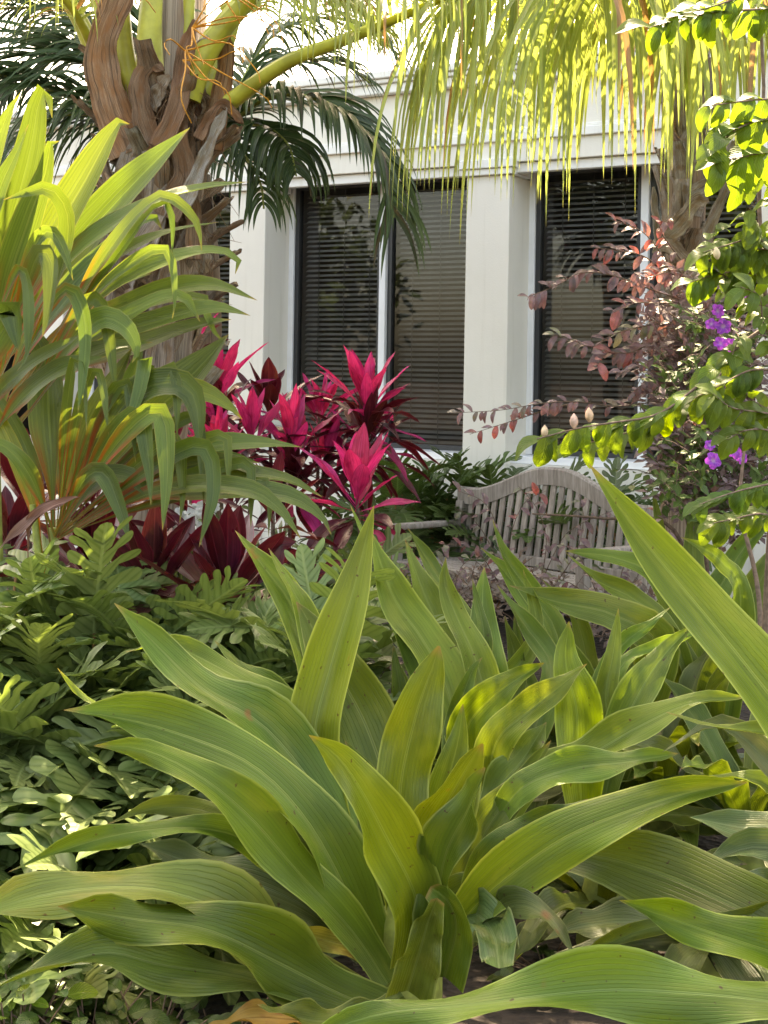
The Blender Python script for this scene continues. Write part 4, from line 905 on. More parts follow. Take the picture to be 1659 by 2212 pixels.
# ------------------------------------------------------------------ magenta and burgundy ti plants
def ti_plant(name, x, y, d, label, group, n, L, W, mat_in, mat_out, tiers=1, inner=.45, seed=0, tilt=0, extra=()):
    rnd = random.Random(seed); top = PX(x, y, d); base = Vector((top.x + rnd.uniform(-.05, .05), top.y + .05, 0))
    t = empty(name, base, label, 'plant', group)
    P = catmull([base, base.lerp(top, .5) + Vector((rnd.uniform(-.03, .03), 0, 0)), top], 10)
    m = MB(); m.tube(P, [.013 - .004 * i / 10 for i in range(11)], 7, wob=.1); m.build('stem', M['twig'], t)
    def leaf(c, an, el, Lf, w, mat, col, arch):
        o = Vector((math.cos(an), math.sin(an), 0)); pts = []; q = c.copy(); e = el; st = Lf / 6; pts.append(q.copy())
        for j in range(6):
            q = q + (o * math.cos(e) + Vector((0, 0, 1)) * math.sin(e)) * st; e -= arch / 6; pts.append(q.copy())
        nh = Vector((0, 0, 1)) * math.cos(el) - o * math.sin(el) * .9
        mb = ribbon(MB(), pts, w, 14, 4, prof_lance, 16, .004, 2, tuple(nh), (rnd.uniform(-15, 15), rnd.uniform(-30, 30)))
        mb.build('leaf', M[mat], t, col)
    for k in range(tiers):
        c = top - Vector((0, 0, .17 * k))
        for i in range(n):
            f = (i + .5) / n; an = i * 2.4 + seed + rnd.uniform(-.4, .4); isin = f < inner
            el = R(84 - 112 * f ** 1.15) + rnd.uniform(-.25, .25); Lf = L * rnd.uniform(.7, 1.1) * (.78 + .3 * min(1, f * 2)) * (1 - .1 * k)
            v = rnd.uniform(.75, 1.15); mat = mat_in if (isin and k == 0) or rnd.random() < .2 else mat_out
            if mat == 'magenta' and not isin: v *= .75
            col = (v, v, v) if mat == 'magenta' or rnd.random() > .2 else (v * 1.5, v * 2.2, v * 1.3)
            leaf(c - Vector((0, 0, .12 * f)), an, el, Lf, W * rnd.uniform(.7, 1.15), mat, col, R(rnd.uniform(15, 60) if not isin else rnd.uniform(-5, 25)))
    for (pts, w, d0, d1, mat) in extra: traced(t, 'leaf', pts, w, d0, d1, mat, prof=prof_lance, nw=4, n=16, nh=(0, -.95, .3), wave=.004)
    return t
GM = 'magenta ti plants before the window'
ti_plant('ti_plant', 792, 880, 7.3, 'tallest magenta ti plant in front of the left window mullion', GM, 40, .40, .068, 'magenta', 'burgundy', 2, .42, 1)
ti_plant('ti_plant', 770, 1075, 6.6, 'bright pink ti plant nearest the bench arm', GM, 26, .40, .090, 'magenta', 'burgundy', 1, .6, 2)
ti_plant('ti_plant', 632, 965, 7.2, 'magenta ti plant left of the window, mid height, between two darker ones', GM, 32, .38, .066, 'magenta', 'burgundy', 2, .5, 3)
ti_plant('ti_plant', 470, 850, 7.4, 'magenta ti plant whose pointed leaves cross the left pilaster', GM, 30, .40, .068, 'magenta', 'burgundy', 2, .4, 4)
ti_plant('ti_plant', 475, 985, 7.0, 'magenta ti plant half hidden behind green cordyline leaves', GM, 26, .36, .068, 'magenta', 'burgundy', 1, .5, 5)
ti_plant('ti_plant', 580, 880, 7.6, 'dark wine-red ti plant at the foot of the left pilaster', GM, 22, .34, .095, 'burgundy', 'burgundy', 1, .5, 6)
ti_plant('ti_plant', 700, 1000, 7.4, 'dark ti plant between the tallest and the brightest pink ones', GM, 28, .34, .066, 'magenta', 'burgundy', 1, .3, 7)
ti_plant('ti_plant', 420, 740, 7.6, 'ti plant with dark tips high beside the dark side window', GM, 16, .28, .055, 'magenta', 'burgundy', 1, .3, 14)
ti_plant('ti_plant', 545, 950, 7.1, 'small magenta ti plant in front of the dark wine-red one', GM, 26, .34, .064, 'magenta', 'burgundy', 1, .45, 15)
ti_plant('ti_plant', 690, 900, 7.6, 'slender magenta ti plant against the left blind, behind the others', GM, 24, .32, .060, 'magenta', 'burgundy', 1, .35, 16)
GB = 'burgundy bromeliad-like ti plants'
ti_plant('burgundy_ti_plant', 490, 1290, 4.95, 'wine-red broad-leaved ti plant standing among the philodendrons', GB, 26, .44, .12, 'burgundy', 'burgundy', 1, .7, 8,
   extra=[([(500, 1290), (500, 1200), (510, 1130), (520, 1090)], 62, 4.95, 5.0, 'burgundy'), ([(540, 1280), (580, 1230), (600, 1180), (640, 1170)], 56, 4.9, 4.9, 'burgundy'), ([(560, 1330), (640, 1260), (700, 1230), (752, 1208)], 40, 4.8, 4.8, 'burgundy')])
ti_plant('burgundy_ti_plant', 330, 1265, 5.0, 'darkest purple ti plant under the lower green cordyline', GB, 24, .44, .11, 'burgundy', 'burgundy', 1, .5, 9)
ti_plant('burgundy_ti_plant', 200, 1235, 5.0, 'dark purple ti plant beside the yellow cordyline stalks', GB, 22, .40, .10, 'burgundy', 'burgundy', 1, .4, 10)
ti_plant('burgundy_ti_plant', 20, 1180, 5.2, 'dark red ti plant at the left edge above the philodendrons', GB, 16, .36, .09, 'burgundy', 'burgundy', 1, .5, 12)
ti_plant('burgundy_ti_plant', 60, 1090, 5.7, 'dim purple ti plant behind the cordyline canes, farthest left', GB, 22, .40, .09, 'burgundy', 'burgundy', 1, .4, 17)
ti_plant('burgundy_ti_plant', 200, 1090, 5.8, 'dim purple ti plant behind the cordyline canes, right of another', GB, 22, .40, .09, 'burgundy', 'burgundy', 1, .4, 18)
ti_plant('burgundy_ti_plant', 330, 1030, 6.0, 'dim purple ti plant between cordyline leaves and the pilaster', GB, 22, .38, .085, 'burgundy', 'burgundy', 1, .4, 19)
ti_plant('burgundy_ti_plant', 590, 1110, 6.2, 'red ti plant behind the tips of the lower green cordyline', GB, 18, .34, .08, 'burgundy', 'burgundy', 1, .5, 13)

# ------------------------------------------------------------------ philodendrons with lobed leaves
def philo_mesh(seed, lobes=7, L=.25, half=.115):
    rnd = random.Random(seed); v = []; f = []; uv = []
    arch = rnd.uniform(.35, 1.2); cup = rnd.uniform(.10, .45); side_b = rnd.uniform(-.2, .2); wv = rnd.uniform(.004, .012); w0 = rnd.uniform(0, 6)
    def pt(a, s):           # a across (-1..1 of full reach), s along 0..1 -> bent leaf surface, y is the leaf's axis
        x = a * half; y = s * L; z = -arch * .30 * L * s * s + abs(a) * half * cup - .42 * half * max(0, abs(a) - .45) ** 1.3 + wv * abs(a) * math.sin(s * 17 + w0 + (2 if a > 0 else 0))
        return (x + side_b * L * s * s, y, z)
    def add(*ps):
        b = len(v)
        for (a, s) in ps: v.append(pt(a, s))
        f.append(tuple(range(b, b + len(ps)))); uv.append([(.5 + .5 * a, s) for (a, s) in ps])
    for sd in (-1, 1):
        cuts = [.0]
        for k in range(lobes): cuts.append(cuts[-1] + rnd.uniform(.75, 1.25) * (1.15 - .05 * k))
        cuts = [c / cuts[-1] * .90 for c in cuts]
        for k in range(lobes):
            s0, s1 = cuts[k], cuts[k + 1]; sm_ = (s0 + s1) / 2
            reach = (1.0 - .50 * sm_ ** 1.6) * (.72 + .28 * sm(sm_, -.1, .18)) * rnd.uniform(.84, 1.05)
            sweep = -.16 + .42 * sm(sm_, -.1, .75) + rnd.uniform(-.03, .03)
            inn = .30 * (1.15 - .55 * sm_); hw = (s1 - s0) * .5; tw = hw * rnd.uniform(.86, 1.04)
            B1, B2 = (sd * inn, s0 + sweep * .22), (sd * inn, s1 + sweep * .22)
            add((0, s0), B1, B2, (0, s1)) if sd > 0 else add((0, s1), B2, B1, (0, s0))
            prev = (B1, B2)
            for (r_, wd) in [(reach * .55, .72), (reach * .78, .84), (reach * .92, .74), (reach * .99, .42), (reach * 1.01, .12)]:
                ss = sm_ + sweep * (.2 + .8 * r_ / reach); q1, q2 = (sd * r_, ss - tw * wd), (sd * r_, ss + tw * wd)
                add(prev[0], q1, q2, prev[1]) if sd > 0 else add(prev[1], q2, q1, prev[0])
                prev = (q1, q2)
    for sd in (-1, 1):
        a = [(0, .88), (sd * .20, .93), (sd * .22, 1.02), (sd * .12, 1.10), (0, 1.12)]
        add(*a) if sd > 0 else add(*reversed(a))
    me = bpy.data.meshes.new('lobed_leaf'); me.from_pydata(v, [], f)
    ul = me.uv_layers.new(name='UVMap'); ul.data.foreach_set('uv', [c for face in uv for p in face for c in p])
    import bmesh
    bm = bmesh.new(); bm.from_mesh(me); bmesh.ops.remove_doubles(bm, verts=bm.verts, dist=.0004); bm.to_mesh(me); bm.free()
    me.polygons.foreach_set('use_smooth', [True] * len(me.polygons)); me.materials.append(M['philo'])
    return me
PHM = [philo_mesh(i, 5 + i % 3) for i in range(12)]
def philodendron(pos, label, group, n, seed, size=1.0, h=.55, color=(1, 1, 1), spreadr=.30):
    rnd = random.Random(seed); base = Vector((pos[0], pos[1], 0)); t = empty('philodendron', base, label, 'plant', group)
    ms = MB()
    for i in range(n):
        f = math.sqrt((i + .5) / n); an = i * 2.39996 + rnd.uniform(-.3, .3) + seed
        o = Vector((math.cos(an), math.sin(an), 0)); r = spreadr * f * size * rnd.uniform(.8, 1.2)
        tip = base + o * r + Vector((0, 0, h * (1.08 - .42 * f * f) * rnd.uniform(.9, 1.1)))
        pit = R(66 - 78 * f) + rnd.uniform(-.45, .45)
        # leaf frame: y along the blade, z its upper side
        Y = (o * math.cos(pit) + Vector((0, 0, 1)) * math.sin(pit)).normalized(); Z = (Vector((0, 0, 1)) * math.cos(pit) - o * math.sin(pit)); X = Y.cross(Z)
        Q = Matrix((X, Y, Z)).transposed() @ Matrix.Rotation(rnd.uniform(-.7, .7), 3, 'Y')
        s = size * rnd.uniform(.75, 1.2); v = rnd.uniform(.82, 1.2)
        ob = bpy.data.objects.new('leaf', rnd.choice(PHM)); COL.objects.link(ob); ob.parent = t
        ob.matrix_local = Matrix.Translation(tip - base) @ Q.to_4x4() @ Matrix.Scale(s, 4)
        ob.color = (v * color[0], v * color[1], v * color[2], 1)
        P = catmull([base + o * .03, base.lerp(tip, .55) + Vector((0, 0, .06)), tip], 5); ms.tube(P, .0042 * size, 5, cap=False)
    tag(ms.build('leaf_stalks', M['rust_stalk'], t), kind='stuff')
    return t
def gpos(x, y, z):     # the point of height z that shows at (x, y)
    d = (EYE.z - z) * FPX / (y - PPY); return PX(x, y, d)
GP = 'lobed-leaf philodendrons massed on the left'
k = 0
ROWS = [(1215, 4.75, 120, [20, 130], 'philodendron, %s in the back row below the burgundy ti plants'),
        (1305, 4.6, 115, [-30, 90, 215, 340, 470, 590, 710], 'philodendron, %s in the second row from the back of the bed'),
        (1400, 4.42, 125, [-10, 120, 250, 380, 510, 640], 'philodendron, %s in the row level with the highest left crinum tip'),
        (1520, 4.25, 130, [-30, 105, 240, 380, 520], 'philodendron, %s in the row just above the long left crinum leaves'),
        (1660, 4.0, 130, [-10, 130, 270, 400], 'philodendron, %s in the row behind the lower left crinum leaves'),
        (1800, 3.8, 130, [10, 150, 290], 'philodendron, %s along the shaded foot of the bed'),
        (1950, 3.65, 130, [30, 160], 'small philodendron, %s of the pair beside the ground cover')]
ORD = ['leftmost', 'second', 'third', 'fourth', 'fifth', 'sixth', 'seventh', 'eighth', 'ninth', 'tenth']
for (y, d, dx, xs_, lb) in ROWS:
    for iq, x in enumerate(xs_):
        k += 1; x += random.uniform(-25, 25); p = PX(x, y + random.uniform(-20, 20), d + random.uniform(-.12, .12))
        philodendron((p.x, p.y), lb % (ORD[iq] if iq == 0 else ORD[iq] + ' from left'), GP, 19 if y < 1450 else 16, k, 1.22 if y < 1450 else 1.42, max(.12, p.z - .16), (1, 1, 1), .27)
for (x, y, d, lb) in [(640, 1195, 6.2, 'pale philodendron left of centre behind the burgundy ti tips'), (725, 1185, 6.3, 'pale philodendron under the bright pink ti plant'), (560, 1200, 6.1, 'pale philodendron half hidden by the red ti leaves'), (250, 1262, 4.7, 'philodendron in front of the darkest purple ti plant')]:
    k += 1; p = PX(x, y, d); philodendron((p.x, p.y), lb, GP, 24, k, 1.05, p.z - .15, (1.05, 1.08, 1.1), .27)
GD = 'dark feathery philodendrons under the window sill'
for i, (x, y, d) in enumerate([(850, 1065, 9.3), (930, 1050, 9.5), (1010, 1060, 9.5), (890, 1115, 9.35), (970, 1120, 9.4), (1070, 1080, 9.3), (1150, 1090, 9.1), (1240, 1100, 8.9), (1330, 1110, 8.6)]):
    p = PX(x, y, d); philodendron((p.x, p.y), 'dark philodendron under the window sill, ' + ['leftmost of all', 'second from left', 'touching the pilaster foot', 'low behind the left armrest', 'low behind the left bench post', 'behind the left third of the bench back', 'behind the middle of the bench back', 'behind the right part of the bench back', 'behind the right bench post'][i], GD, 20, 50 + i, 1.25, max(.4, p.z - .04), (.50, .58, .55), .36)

# ------------------------------------------------------------------ shrubs
def oval_mesh(name, mat, L=1.0, W=.62, arch=.25, cup=.18, n=7):
    mb = ribbon(MB(), [(0, 0, 0), (0, L * .5, .06), (0, L, -arch * L)], W, n, 4, prof_oval, math.degrees(math.atan(cup)), .0, 1, (0, 0, 1), (0, 0))
    me = bpy.data.meshes.new(name); me.from_pydata([tuple(p) for p in mb.v], [], mb.f)
    ul = me.uv_layers.new(name='UVMap'); ul.data.foreach_set('uv', [c for u in mb.uv for p in u for c in p])
    me.polygons.foreach_set('use_smooth', [True] * len(me.polygons)); me.materials.append(M[mat]); return me
OV = {'shrub': oval_mesh('oval_leaf', 'shrub'), 'loro': oval_mesh('small_leaf', 'loro', W=.52, arch=.15), 'cover': oval_mesh('round_leaf', 'cover', W=.78, arch=.1), 'tree': oval_mesh('tree_leaf', 'tree', W=.5)}
def frame(Y, up):
    Y = Y.normalized(); X = Y.cross(up); X = X.normalized() if X.length > .05 else Vector((1, 0, 0)); Z = X.cross(Y); return Matrix((X, Y, Z)).transposed()
NLEAF = {}; MORE = {}
def twig(thing, pts, d, n, Lpx, mat, droop=.5, color=(1, 1, 1), rnd=random, r=.004, splay=.8, name='branch', cvar=.15, alt=None):
    """a branch through traced points, leaves along it as sub-parts"""
    ds = d if isinstance(d, (list, tuple)) else (d, d); k = len(pts)
    P = catmull([PX(x, y, ds[0] + (ds[1] - ds[0]) * i / (k - 1)) for i, (x, y) in enumerate(pts)], 24)
    m = MB(); m.tube(P, [r * (1.1 - .75 * i / 24) for i in range(25)], 6); b = m.build(name, M['twig'], thing)
    for i in range(n):
        t = .12 + .88 * (i + rnd.uniform(0, .8)) / n; q = min(23.99, t * 24); a = int(q); p = P[a].lerp(P[a + 1], q - a); T = (P[a + 1] - P[a]).normalized()
        an = rnd.uniform(0, 6.283); S = T.cross(Vector((math.cos(an), math.sin(an), .4))).normalized()
        Y = (T * rnd.uniform(.1, .7) + S * splay + Vector((0, 0, -droop)) + Vector((0, -.12, 0))).normalized()
        L = Lpx / FPX * ds[0] * rnd.uniform(.65, 1.15); Q = frame(Y, Vector((rnd.uniform(-.4, .4), -.55, .8)))
        NLEAF[thing.name] = NLEAF.get(thing.name, 0) + 1
        if NLEAF[thing.name] > 300:
            mx = MORE.setdefault(thing.name, MB()); b0 = len(mx.v); MM = Matrix.Translation(p) @ Q.to_4x4() @ Matrix.Scale(L, 4); me = OV[mat]; mx.v += [MM @ v_.co for v_ in me.vertices]; ud = me.uv_layers[0].data
            for f_ in me.polygons: mx.f.append(tuple(b0 + j for j in f_.vertices)); mx.uv.append(tuple(tuple(ud[j].uv) for j in f_.loop_indices))
            continue
        o = bpy.data.objects.new('leaf', OV[mat]); COL.objects.link(o); o.parent = b
        o.matrix_local = Matrix.Translation(p - wloc(b)) @ Q.to_4x4() @ Matrix.Scale(L, 4)
        v = rnd.uniform(1 - cvar, 1 + cvar); c = color if not alt or rnd.random() > .3 else alt; o.color = (c[0] * v, c[1] * v, c[2] * v, 1)
    return b
def bud(thing, x, y, d, L=.035, lean=(0, 0, 1), color=(1, 1, 1)):
    c = PX(x, y, d); m = MB(); A = Vector(lean).normalized(); P = [c + A * (L * t) for t in (0, .25, .5, .75, 1)]
    m.tube(P, [L * k for k in (.10, .26, .30, .22, .03)], 8); m.build('bud', M['bud'], thing, color)
def flower(thing, x, y, d, r, rnd, mat='petal'):
    c = PX(x, y, d); N = Vector((rnd.uniform(-.4, .4), -1, rnd.uniform(.1, .6))).normalized(); X = N.cross(Vector((0, 0, 1))).normalized(); Y = X.cross(N); a0 = rnd.uniform(0, 6)
    m = MB()
    for i in range(5):
        a = a0 + i * 1.2566; o = X * math.cos(a) + Y * math.sin(a)
        ribbon(m, [c, c + o * r * .55 + N * r * .15, c + o * r + N * r * rnd.uniform(-.1, .15)], r * .95, 6, 4, lambda t: max(.1, math.sin(math.pi * (.08 + .8 * t)) ** .8), 8, .0, 1, tuple(N), (0, 0))
    return m.build('flower', M[mat], thing, None)

rs = random.Random(21)
ps = PX(1640, 1650, 4.6); ps.z = 0
sh = empty('flowering_shrub', ps, 'green shrub at the right edge with violet flowers and long budding branch', 'shrub')
m = MB()
for (pts, d) in [([(1640, 1650), (1660, 1200), (1680, 900), (1660, 700), (1640, 450), (1650, 200), (1640, 20)], (4.6, 4.5)), ([(1640, 1650), (1640, 1300), (1600, 1100), (1610, 950)], (4.7, 5.0))]:
    P = catmull([PX(x, y, d[0] + (d[1] - d[0]) * i / (len(pts) - 1)) for i, (x, y) in enumerate(pts)], 20); P[0].z = 0; m.tube(P, [.012 - .007 * i / 20 for i in range(21)], 7)
m.build('stem', M['twig'], sh)
twig(sh, [(1680, 690), (1600, 745), (1500, 840), (1420, 895), (1330, 912), (1250, 925), (1160, 948)], (4.6, 4.3), 38, 64, 'shrub', .9, rnd=rs, r=.006, alt=(1.5, 1.4, .8))
twig(sh, [(1600, 745), (1540, 830), (1470, 880), (1400, 920), (1300, 950), (1230, 965)], (4.65, 4.4), 18, 62, 'shrub', 1.0, rnd=rs)
twig(sh, [(1680, 800), (1620, 800), (1560, 830), (1500, 860)], (4.5, 4.4), 20, 58, 'shrub', .6, rnd=rs)
twig(sh, [(1690, 700), (1640, 660), (1580, 610), (1540, 560), (1545, 490)], (4.6, 4.5), 30, 54, 'shrub', .2, rnd=rs)
twig(sh, [(1680, 620), (1620, 590), (1560, 590), (1490, 610)], (4.6, 4.5), 28, 52, 'shrub', .3, rnd=rs)
twig(sh, [(1700, 560), (1660, 540), (1610, 540), (1560, 550)], (4.5, 4.4), 22, 52, 'shrub', .3, rnd=rs)
twig(sh, [(1700, 250), (1640, 260), (1590, 280), (1530, 330)], (4.4, 4.2), 18, 76, 'shrub', .7, rnd=rs)
twig(sh, [(1700, 330), (1650, 330), (1600, 340), (1550, 350)], (4.4, 4.2), 12, 76, 'shrub', .7, rnd=rs)
twig(sh, [(1690, 215), (1640, 215), (1580, 222), (1520, 230)], (4.4, 4.2), 12, 62, 'shrub', .6, rnd=rs)
twig(sh, [(1720, 10), (1640, 20), (1560, 25), (1480, 40), (1400, 60)], (4.5, 4.3), 26, 66, 'shrub', .7, rnd=rs)
twig(sh, [(1720, -20), (1620, -10), (1520, 20), (1440, 40)], (4.5, 4.3), 20, 62, 'shrub', .6, rnd=rs)
twig(sh, [(1700, 1040), (1640, 1050), (1580, 1065), (1510, 1090)], (4.4, 4.2), 20, 52, 'shrub', .9, color=(.9, 1, 1.2), rnd=rs)
twig(sh, [(1690, 780), (1650, 700), (1640, 640), (1600, 620)], (4.4, 4.3), 20, 50, 'shrub', .3, rnd=rs)
twig(sh, [(1690, 900), (1620, 860), (1580, 790), (1600, 720)], (4.6, 4.5), 20, 50, 'shrub', .5, rnd=rs)
for pts, n, Lp in [([(1700, 480), (1650, 500), (1600, 520), (1520, 545)], 22, 58), ([(1700, 620), (1660, 560), (1640, 500), (1620, 450)], 22, 58), ([(1700, 900), (1640, 890), (1580, 880), (1540, 850)], 18, 56), ([(1700, 960), (1660, 930), (1610, 930), (1570, 950)], 14, 56), ([(1690, 1120), (1640, 1110), (1590, 1120), (1540, 1130)], 18, 54), ([(1720, 420), (1680, 370), (1640, 360), (1590, 380)], 12, 74)]:
    twig(sh, pts, (4.6, 4.35), n, Lp, 'shrub', rs.uniform(.3, .9), rnd=rs)
for (x, y) in [(1176, 945), (1240, 925), (1274, 912), (1550, 560)]: bud(sh, x, y, 4.32, .038 if y < 900 or y > 940 else .045, (rs.uniform(-.2, .2), 0, 1), (1, rs.uniform(.8, 1.2), rs.uniform(.9, 1.3)))
for (x, y, d, r) in [(1550, 672, 4.75, .030), (1562, 705, 4.7, .032), (1536, 700, 4.75, .024), (1612, 655, 4.7, .030), (1578, 745, 4.75, .028), (1540, 995, 5.0, .036), (1585, 975, 5.0, .034), (1533, 962, 5.05, .024), (1602, 990, 5.05, .026), (1556, 742, 4.8, .028)]: flower(sh, x, y, d, r * .85, rs)

if sh.name in MORE: tag(MORE[sh.name].build('more_leaves', M['shrub'], sh), kind='stuff')
pl = PX(1540, 1450, 6.1); pl.z = 0
lo = empty('fringe_flower_shrub', pl, 'purple-leaved fringe flower shrub in front of the right window', 'shrub')
m = MB()
for pts in [[(1540, 1450), (1520, 1150), (1480, 900), (1460, 700), (1440, 560)], [(1550, 1450), (1560, 1100), (1590, 900), (1610, 760)], [(1530, 1450), (1480, 1100), (1430, 950), (1380, 870)], [(1530, 1450), (1460, 1150), (1300, 1120), (1150, 1110)]]:
    P = catmull([PX(x, y, 6.1) for x, y in pts], 20); P[0].z = 0; m.tube(P, [.013 - .009 * i / 20 for i in range(21)], 6)
m.build('stem', M['twig'], lo)
red = (1.35, .80, .72)
rl = random.Random(33)
for pts, n, Lp, al in [
  ([(1473, 675), (1439, 569), (1389, 502), (1323, 475)], 16, 34, red), ([(1450, 600), (1393, 555), (1339, 542), (1286, 535)], 12, 34, red),
  ([(1456, 642), (1389, 619), (1323, 595), (1256, 589), (1206, 615), (1139, 642)], 26, 36, None), ([(1439, 655), (1373, 655), (1326, 675)], 9, 40, red),
  ([(1456, 695), (1389, 705), (1326, 722), (1279, 749), (1239, 735), (1193, 722)], 20, 36, (1, 1.5, 1)), ([(1406, 742), (1359, 762), (1313, 762), (1286, 795)], 14, 40, red),
  ([(1400, 870), (1330, 878), (1250, 868), (1180, 870), (1080, 886), (975, 892)], 22, 30, (1, 1.3, 1)), ([(1250, 868), (1180, 885), (1120, 905), (1015, 938)], 14, 28, red),
  ([(1470, 560), (1440, 520), (1425, 490), (1450, 470)], 8, 28, red), ([(1500, 640), (1450, 590), (1400, 600), (1370, 590)], 14, 32, None),
  ([(1480, 780), (1430, 770), (1380, 790), (1330, 810)], 12, 30, None), ([(1490, 860), (1440, 830), (1400, 820), (1370, 850)], 12, 30, None)]:
    twig(lo, pts, (6.05, 5.75), int(n * 1.5), Lp * .95, 'loro', .45, rnd=rl, alt=al, cvar=.25, r=.0032)
# inner mass of fine twigs and small leaves
mm = MB(); mt = MB()
def mass(cx, cy, rx, ry, d, dr, n, leafL, colset=None):
    for i in range(n):
        a = rl.uniform(0, 6.283); q = math.sqrt(rl.random()); x, y = cx + rx * q * math.cos(a), cy + ry * q * math.sin(a); p = PX(x, y, d + rl.uniform(-dr, dr))
        dirv = Vector((rl.uniform(-1, 1), rl.uniform(-1, .4), rl.uniform(-.3, 1))).normalized(); e = p + dirv * rl.uniform(.08, .2)
        mt.tube([p, p.lerp(e, .5) + Vector((0, 0, .01)), e], [.0022, .0017, .001], 4, cap=False)
        for k in range(rl.randint(4, 8)):
            c = p.lerp(e, rl.random()); Y = (dirv * .5 + Vector((rl.uniform(-1, 1), rl.uniform(-1, 1), rl.uniform(-.9, .5)))).normalized(); Lf = leafL * rl.uniform(.6, 1.2)
            S = Y.cross(Vector((rl.uniform(-.5, .5), -.5, .8))).normalized()
            N = S.cross(Y); b = [c, c + Y * Lf * .45 + S * Lf * .26 + N * .003, c + Y * Lf, c + Y * Lf * .45 - S * Lf * .26 + N * .003]
            mm.face(b, [(.5, 0), (1, .45), (.5, 1), (0, .45)])
mass(1500, 720, 80, 120, 6.2, .35, 90, .058); mass(1560, 960, 110, 120, 5.9, .4, 150, .055); mass(1480, 1000, 70, 110, 5.9, .3, 70, .055); mass(1600, 800, 70, 130, 6.0, .4, 80, .055); mass(1590, 1110, 90, 60, 5.7, .3, 70, .055)
mass(1450, 800, 60, 150, 6.3, .3, 110, .055); mass(1520, 860, 90, 120, 6.2, .3, 120, .055)
tag(mm.build('small_leaves', M['loro'], lo), kind='stuff')
mm = MB(); mass(1560, 1020, 110, 110, 5.6, .3, 110, .06); mass(1470, 930, 70, 150, 5.9, .3, 90, .055); mass(1540, 760, 80, 90, 5.9, .3, 60, .055)
tag(mm.build('green_leaves', M['cover'], lo), kind='stuff'); tag(mt.build('twigs', M['twig'], lo), kind='stuff')

# low fringe flower bushes in front of the bench
for (cx, cy, w, h, d, label, twigs, seed) in [
  (1080, 1240, 150, 60, 6.9, 'low purple fringe flower bush in front of the bench seat', [([(1150, 1330), (1090, 1180), (1050, 1090), (990, 1060)], 18), ([(1150, 1330), (1180, 1180), (1160, 1100), (1120, 1050)], 16), ([(1120, 1330), (1060, 1180), (1020, 1120), (985, 1100)], 14), ([(1150, 1330), (1240, 1200), (1260, 1120), (1250, 1070)], 14), ([(1140, 1330), (1200, 1190), (1240, 1140), (1330, 1100)], 14), ([(1100, 1300), (1040, 1200), (1000, 1180), (950, 1175)], 12), ([(1110, 1300), (1100, 1180), (1130, 1090), (1180, 1060)], 14)], 41),
  (1330, 1290, 130, 70, 6.6, 'twiggy fringe flower bush beside the right bench leg', [([(1330, 1400), (1340, 1250), (1380, 1150), (1400, 1090)], 14), ([(1330, 1400), (1280, 1260), (1240, 1190), (1180, 1170)], 14), ([(1350, 1400), (1420, 1230), (1440, 1150), (1430, 1100)], 14), ([(1330, 1380), (1260, 1280), (1200, 1250), (1140, 1250)], 12)], 42),
  (920, 1260, 120, 50, 6.4, 'sparse fringe flower bush left of the bench leg among lily tips', [([(920, 1380), (900, 1260), (930, 1200), (980, 1170)], 12), ([(930, 1380), (980, 1270), (1000, 1220), (1040, 1200)], 12), ([(900, 1380), (860, 1270), (880, 1220), (900, 1180)], 10)], 43)]:
    rl.seed(seed); p = PX(cx, cy + 140, d); p.z = 0
    t = empty('fringe_flower_bush', p, label, 'shrub', 'low fringe flower bushes')
    mm = MB(); mt = MB(); mass(cx, cy + 40, w, h * .8, d, .4, 80, .045)
    tag(mm.build('small_leaves', M['loro'], t, (.95, 1.1, .9)), kind='stuff'); tag(mt.build('twigs', M['twig'], t), kind='stuff')
    for pts, n in twigs: twig(t, pts, (d, d - .15), n, 28, 'loro', .4, rnd=rl, alt=rl.choice([red, (1, 1.5, 1)]), cvar=.3, r=.003)

# white flowering plants seen behind the burgundy leaves
for i, (x, y, d) in enumerate([(390, 1100, 6.6), (460, 1085, 6.7), (430, 1130, 6.5), (360, 1140, 6.4), (520, 1150, 6.3), (330, 1100, 6.7)]):
    rw = random.Random(60 + i); p = PX(x, y, d); b = Vector((p.x, p.y, 0)); t = empty('white_flower_plant', b, 'white flowering bedding plant behind the burgundy leaves, ' + ['second from left', 'highest one', 'in the middle', 'lowest left one', 'rightmost', 'leftmost'][i], 'plant', 'white bedding flowers')
    m = MB()
    for k in range(26):
        a = rw.uniform(0, 6.28); r = rw.uniform(.02, .2); e = Vector((p.x + r * math.cos(a), p.y + r * math.sin(a), p.z - rw.uniform(.0, .22))); m.tube([b + (e - b) * .1, e], .003, 4, cap=False)
        Q = frame(Vector((math.cos(a), math.sin(a), rw.uniform(-.4, .2))), Vector((0, -.3, 1))); o = bpy.data.objects.new('leaf', OV['cover']); COL.objects.link(o); o.parent = t
        o.matrix_local = Matrix.Translation(e - b) @ Q.to_4x4() @ Matrix.Scale(.075 * rw.uniform(.7, 1.2), 4)
    tag(m.build('stems', M['stalk'], t), kind='stuff')
    for k in range(9): flower(t, x + rw.uniform(-32, 32), y + rw.uniform(-28, 24), d - .15, .024, rw, 'white_petal')

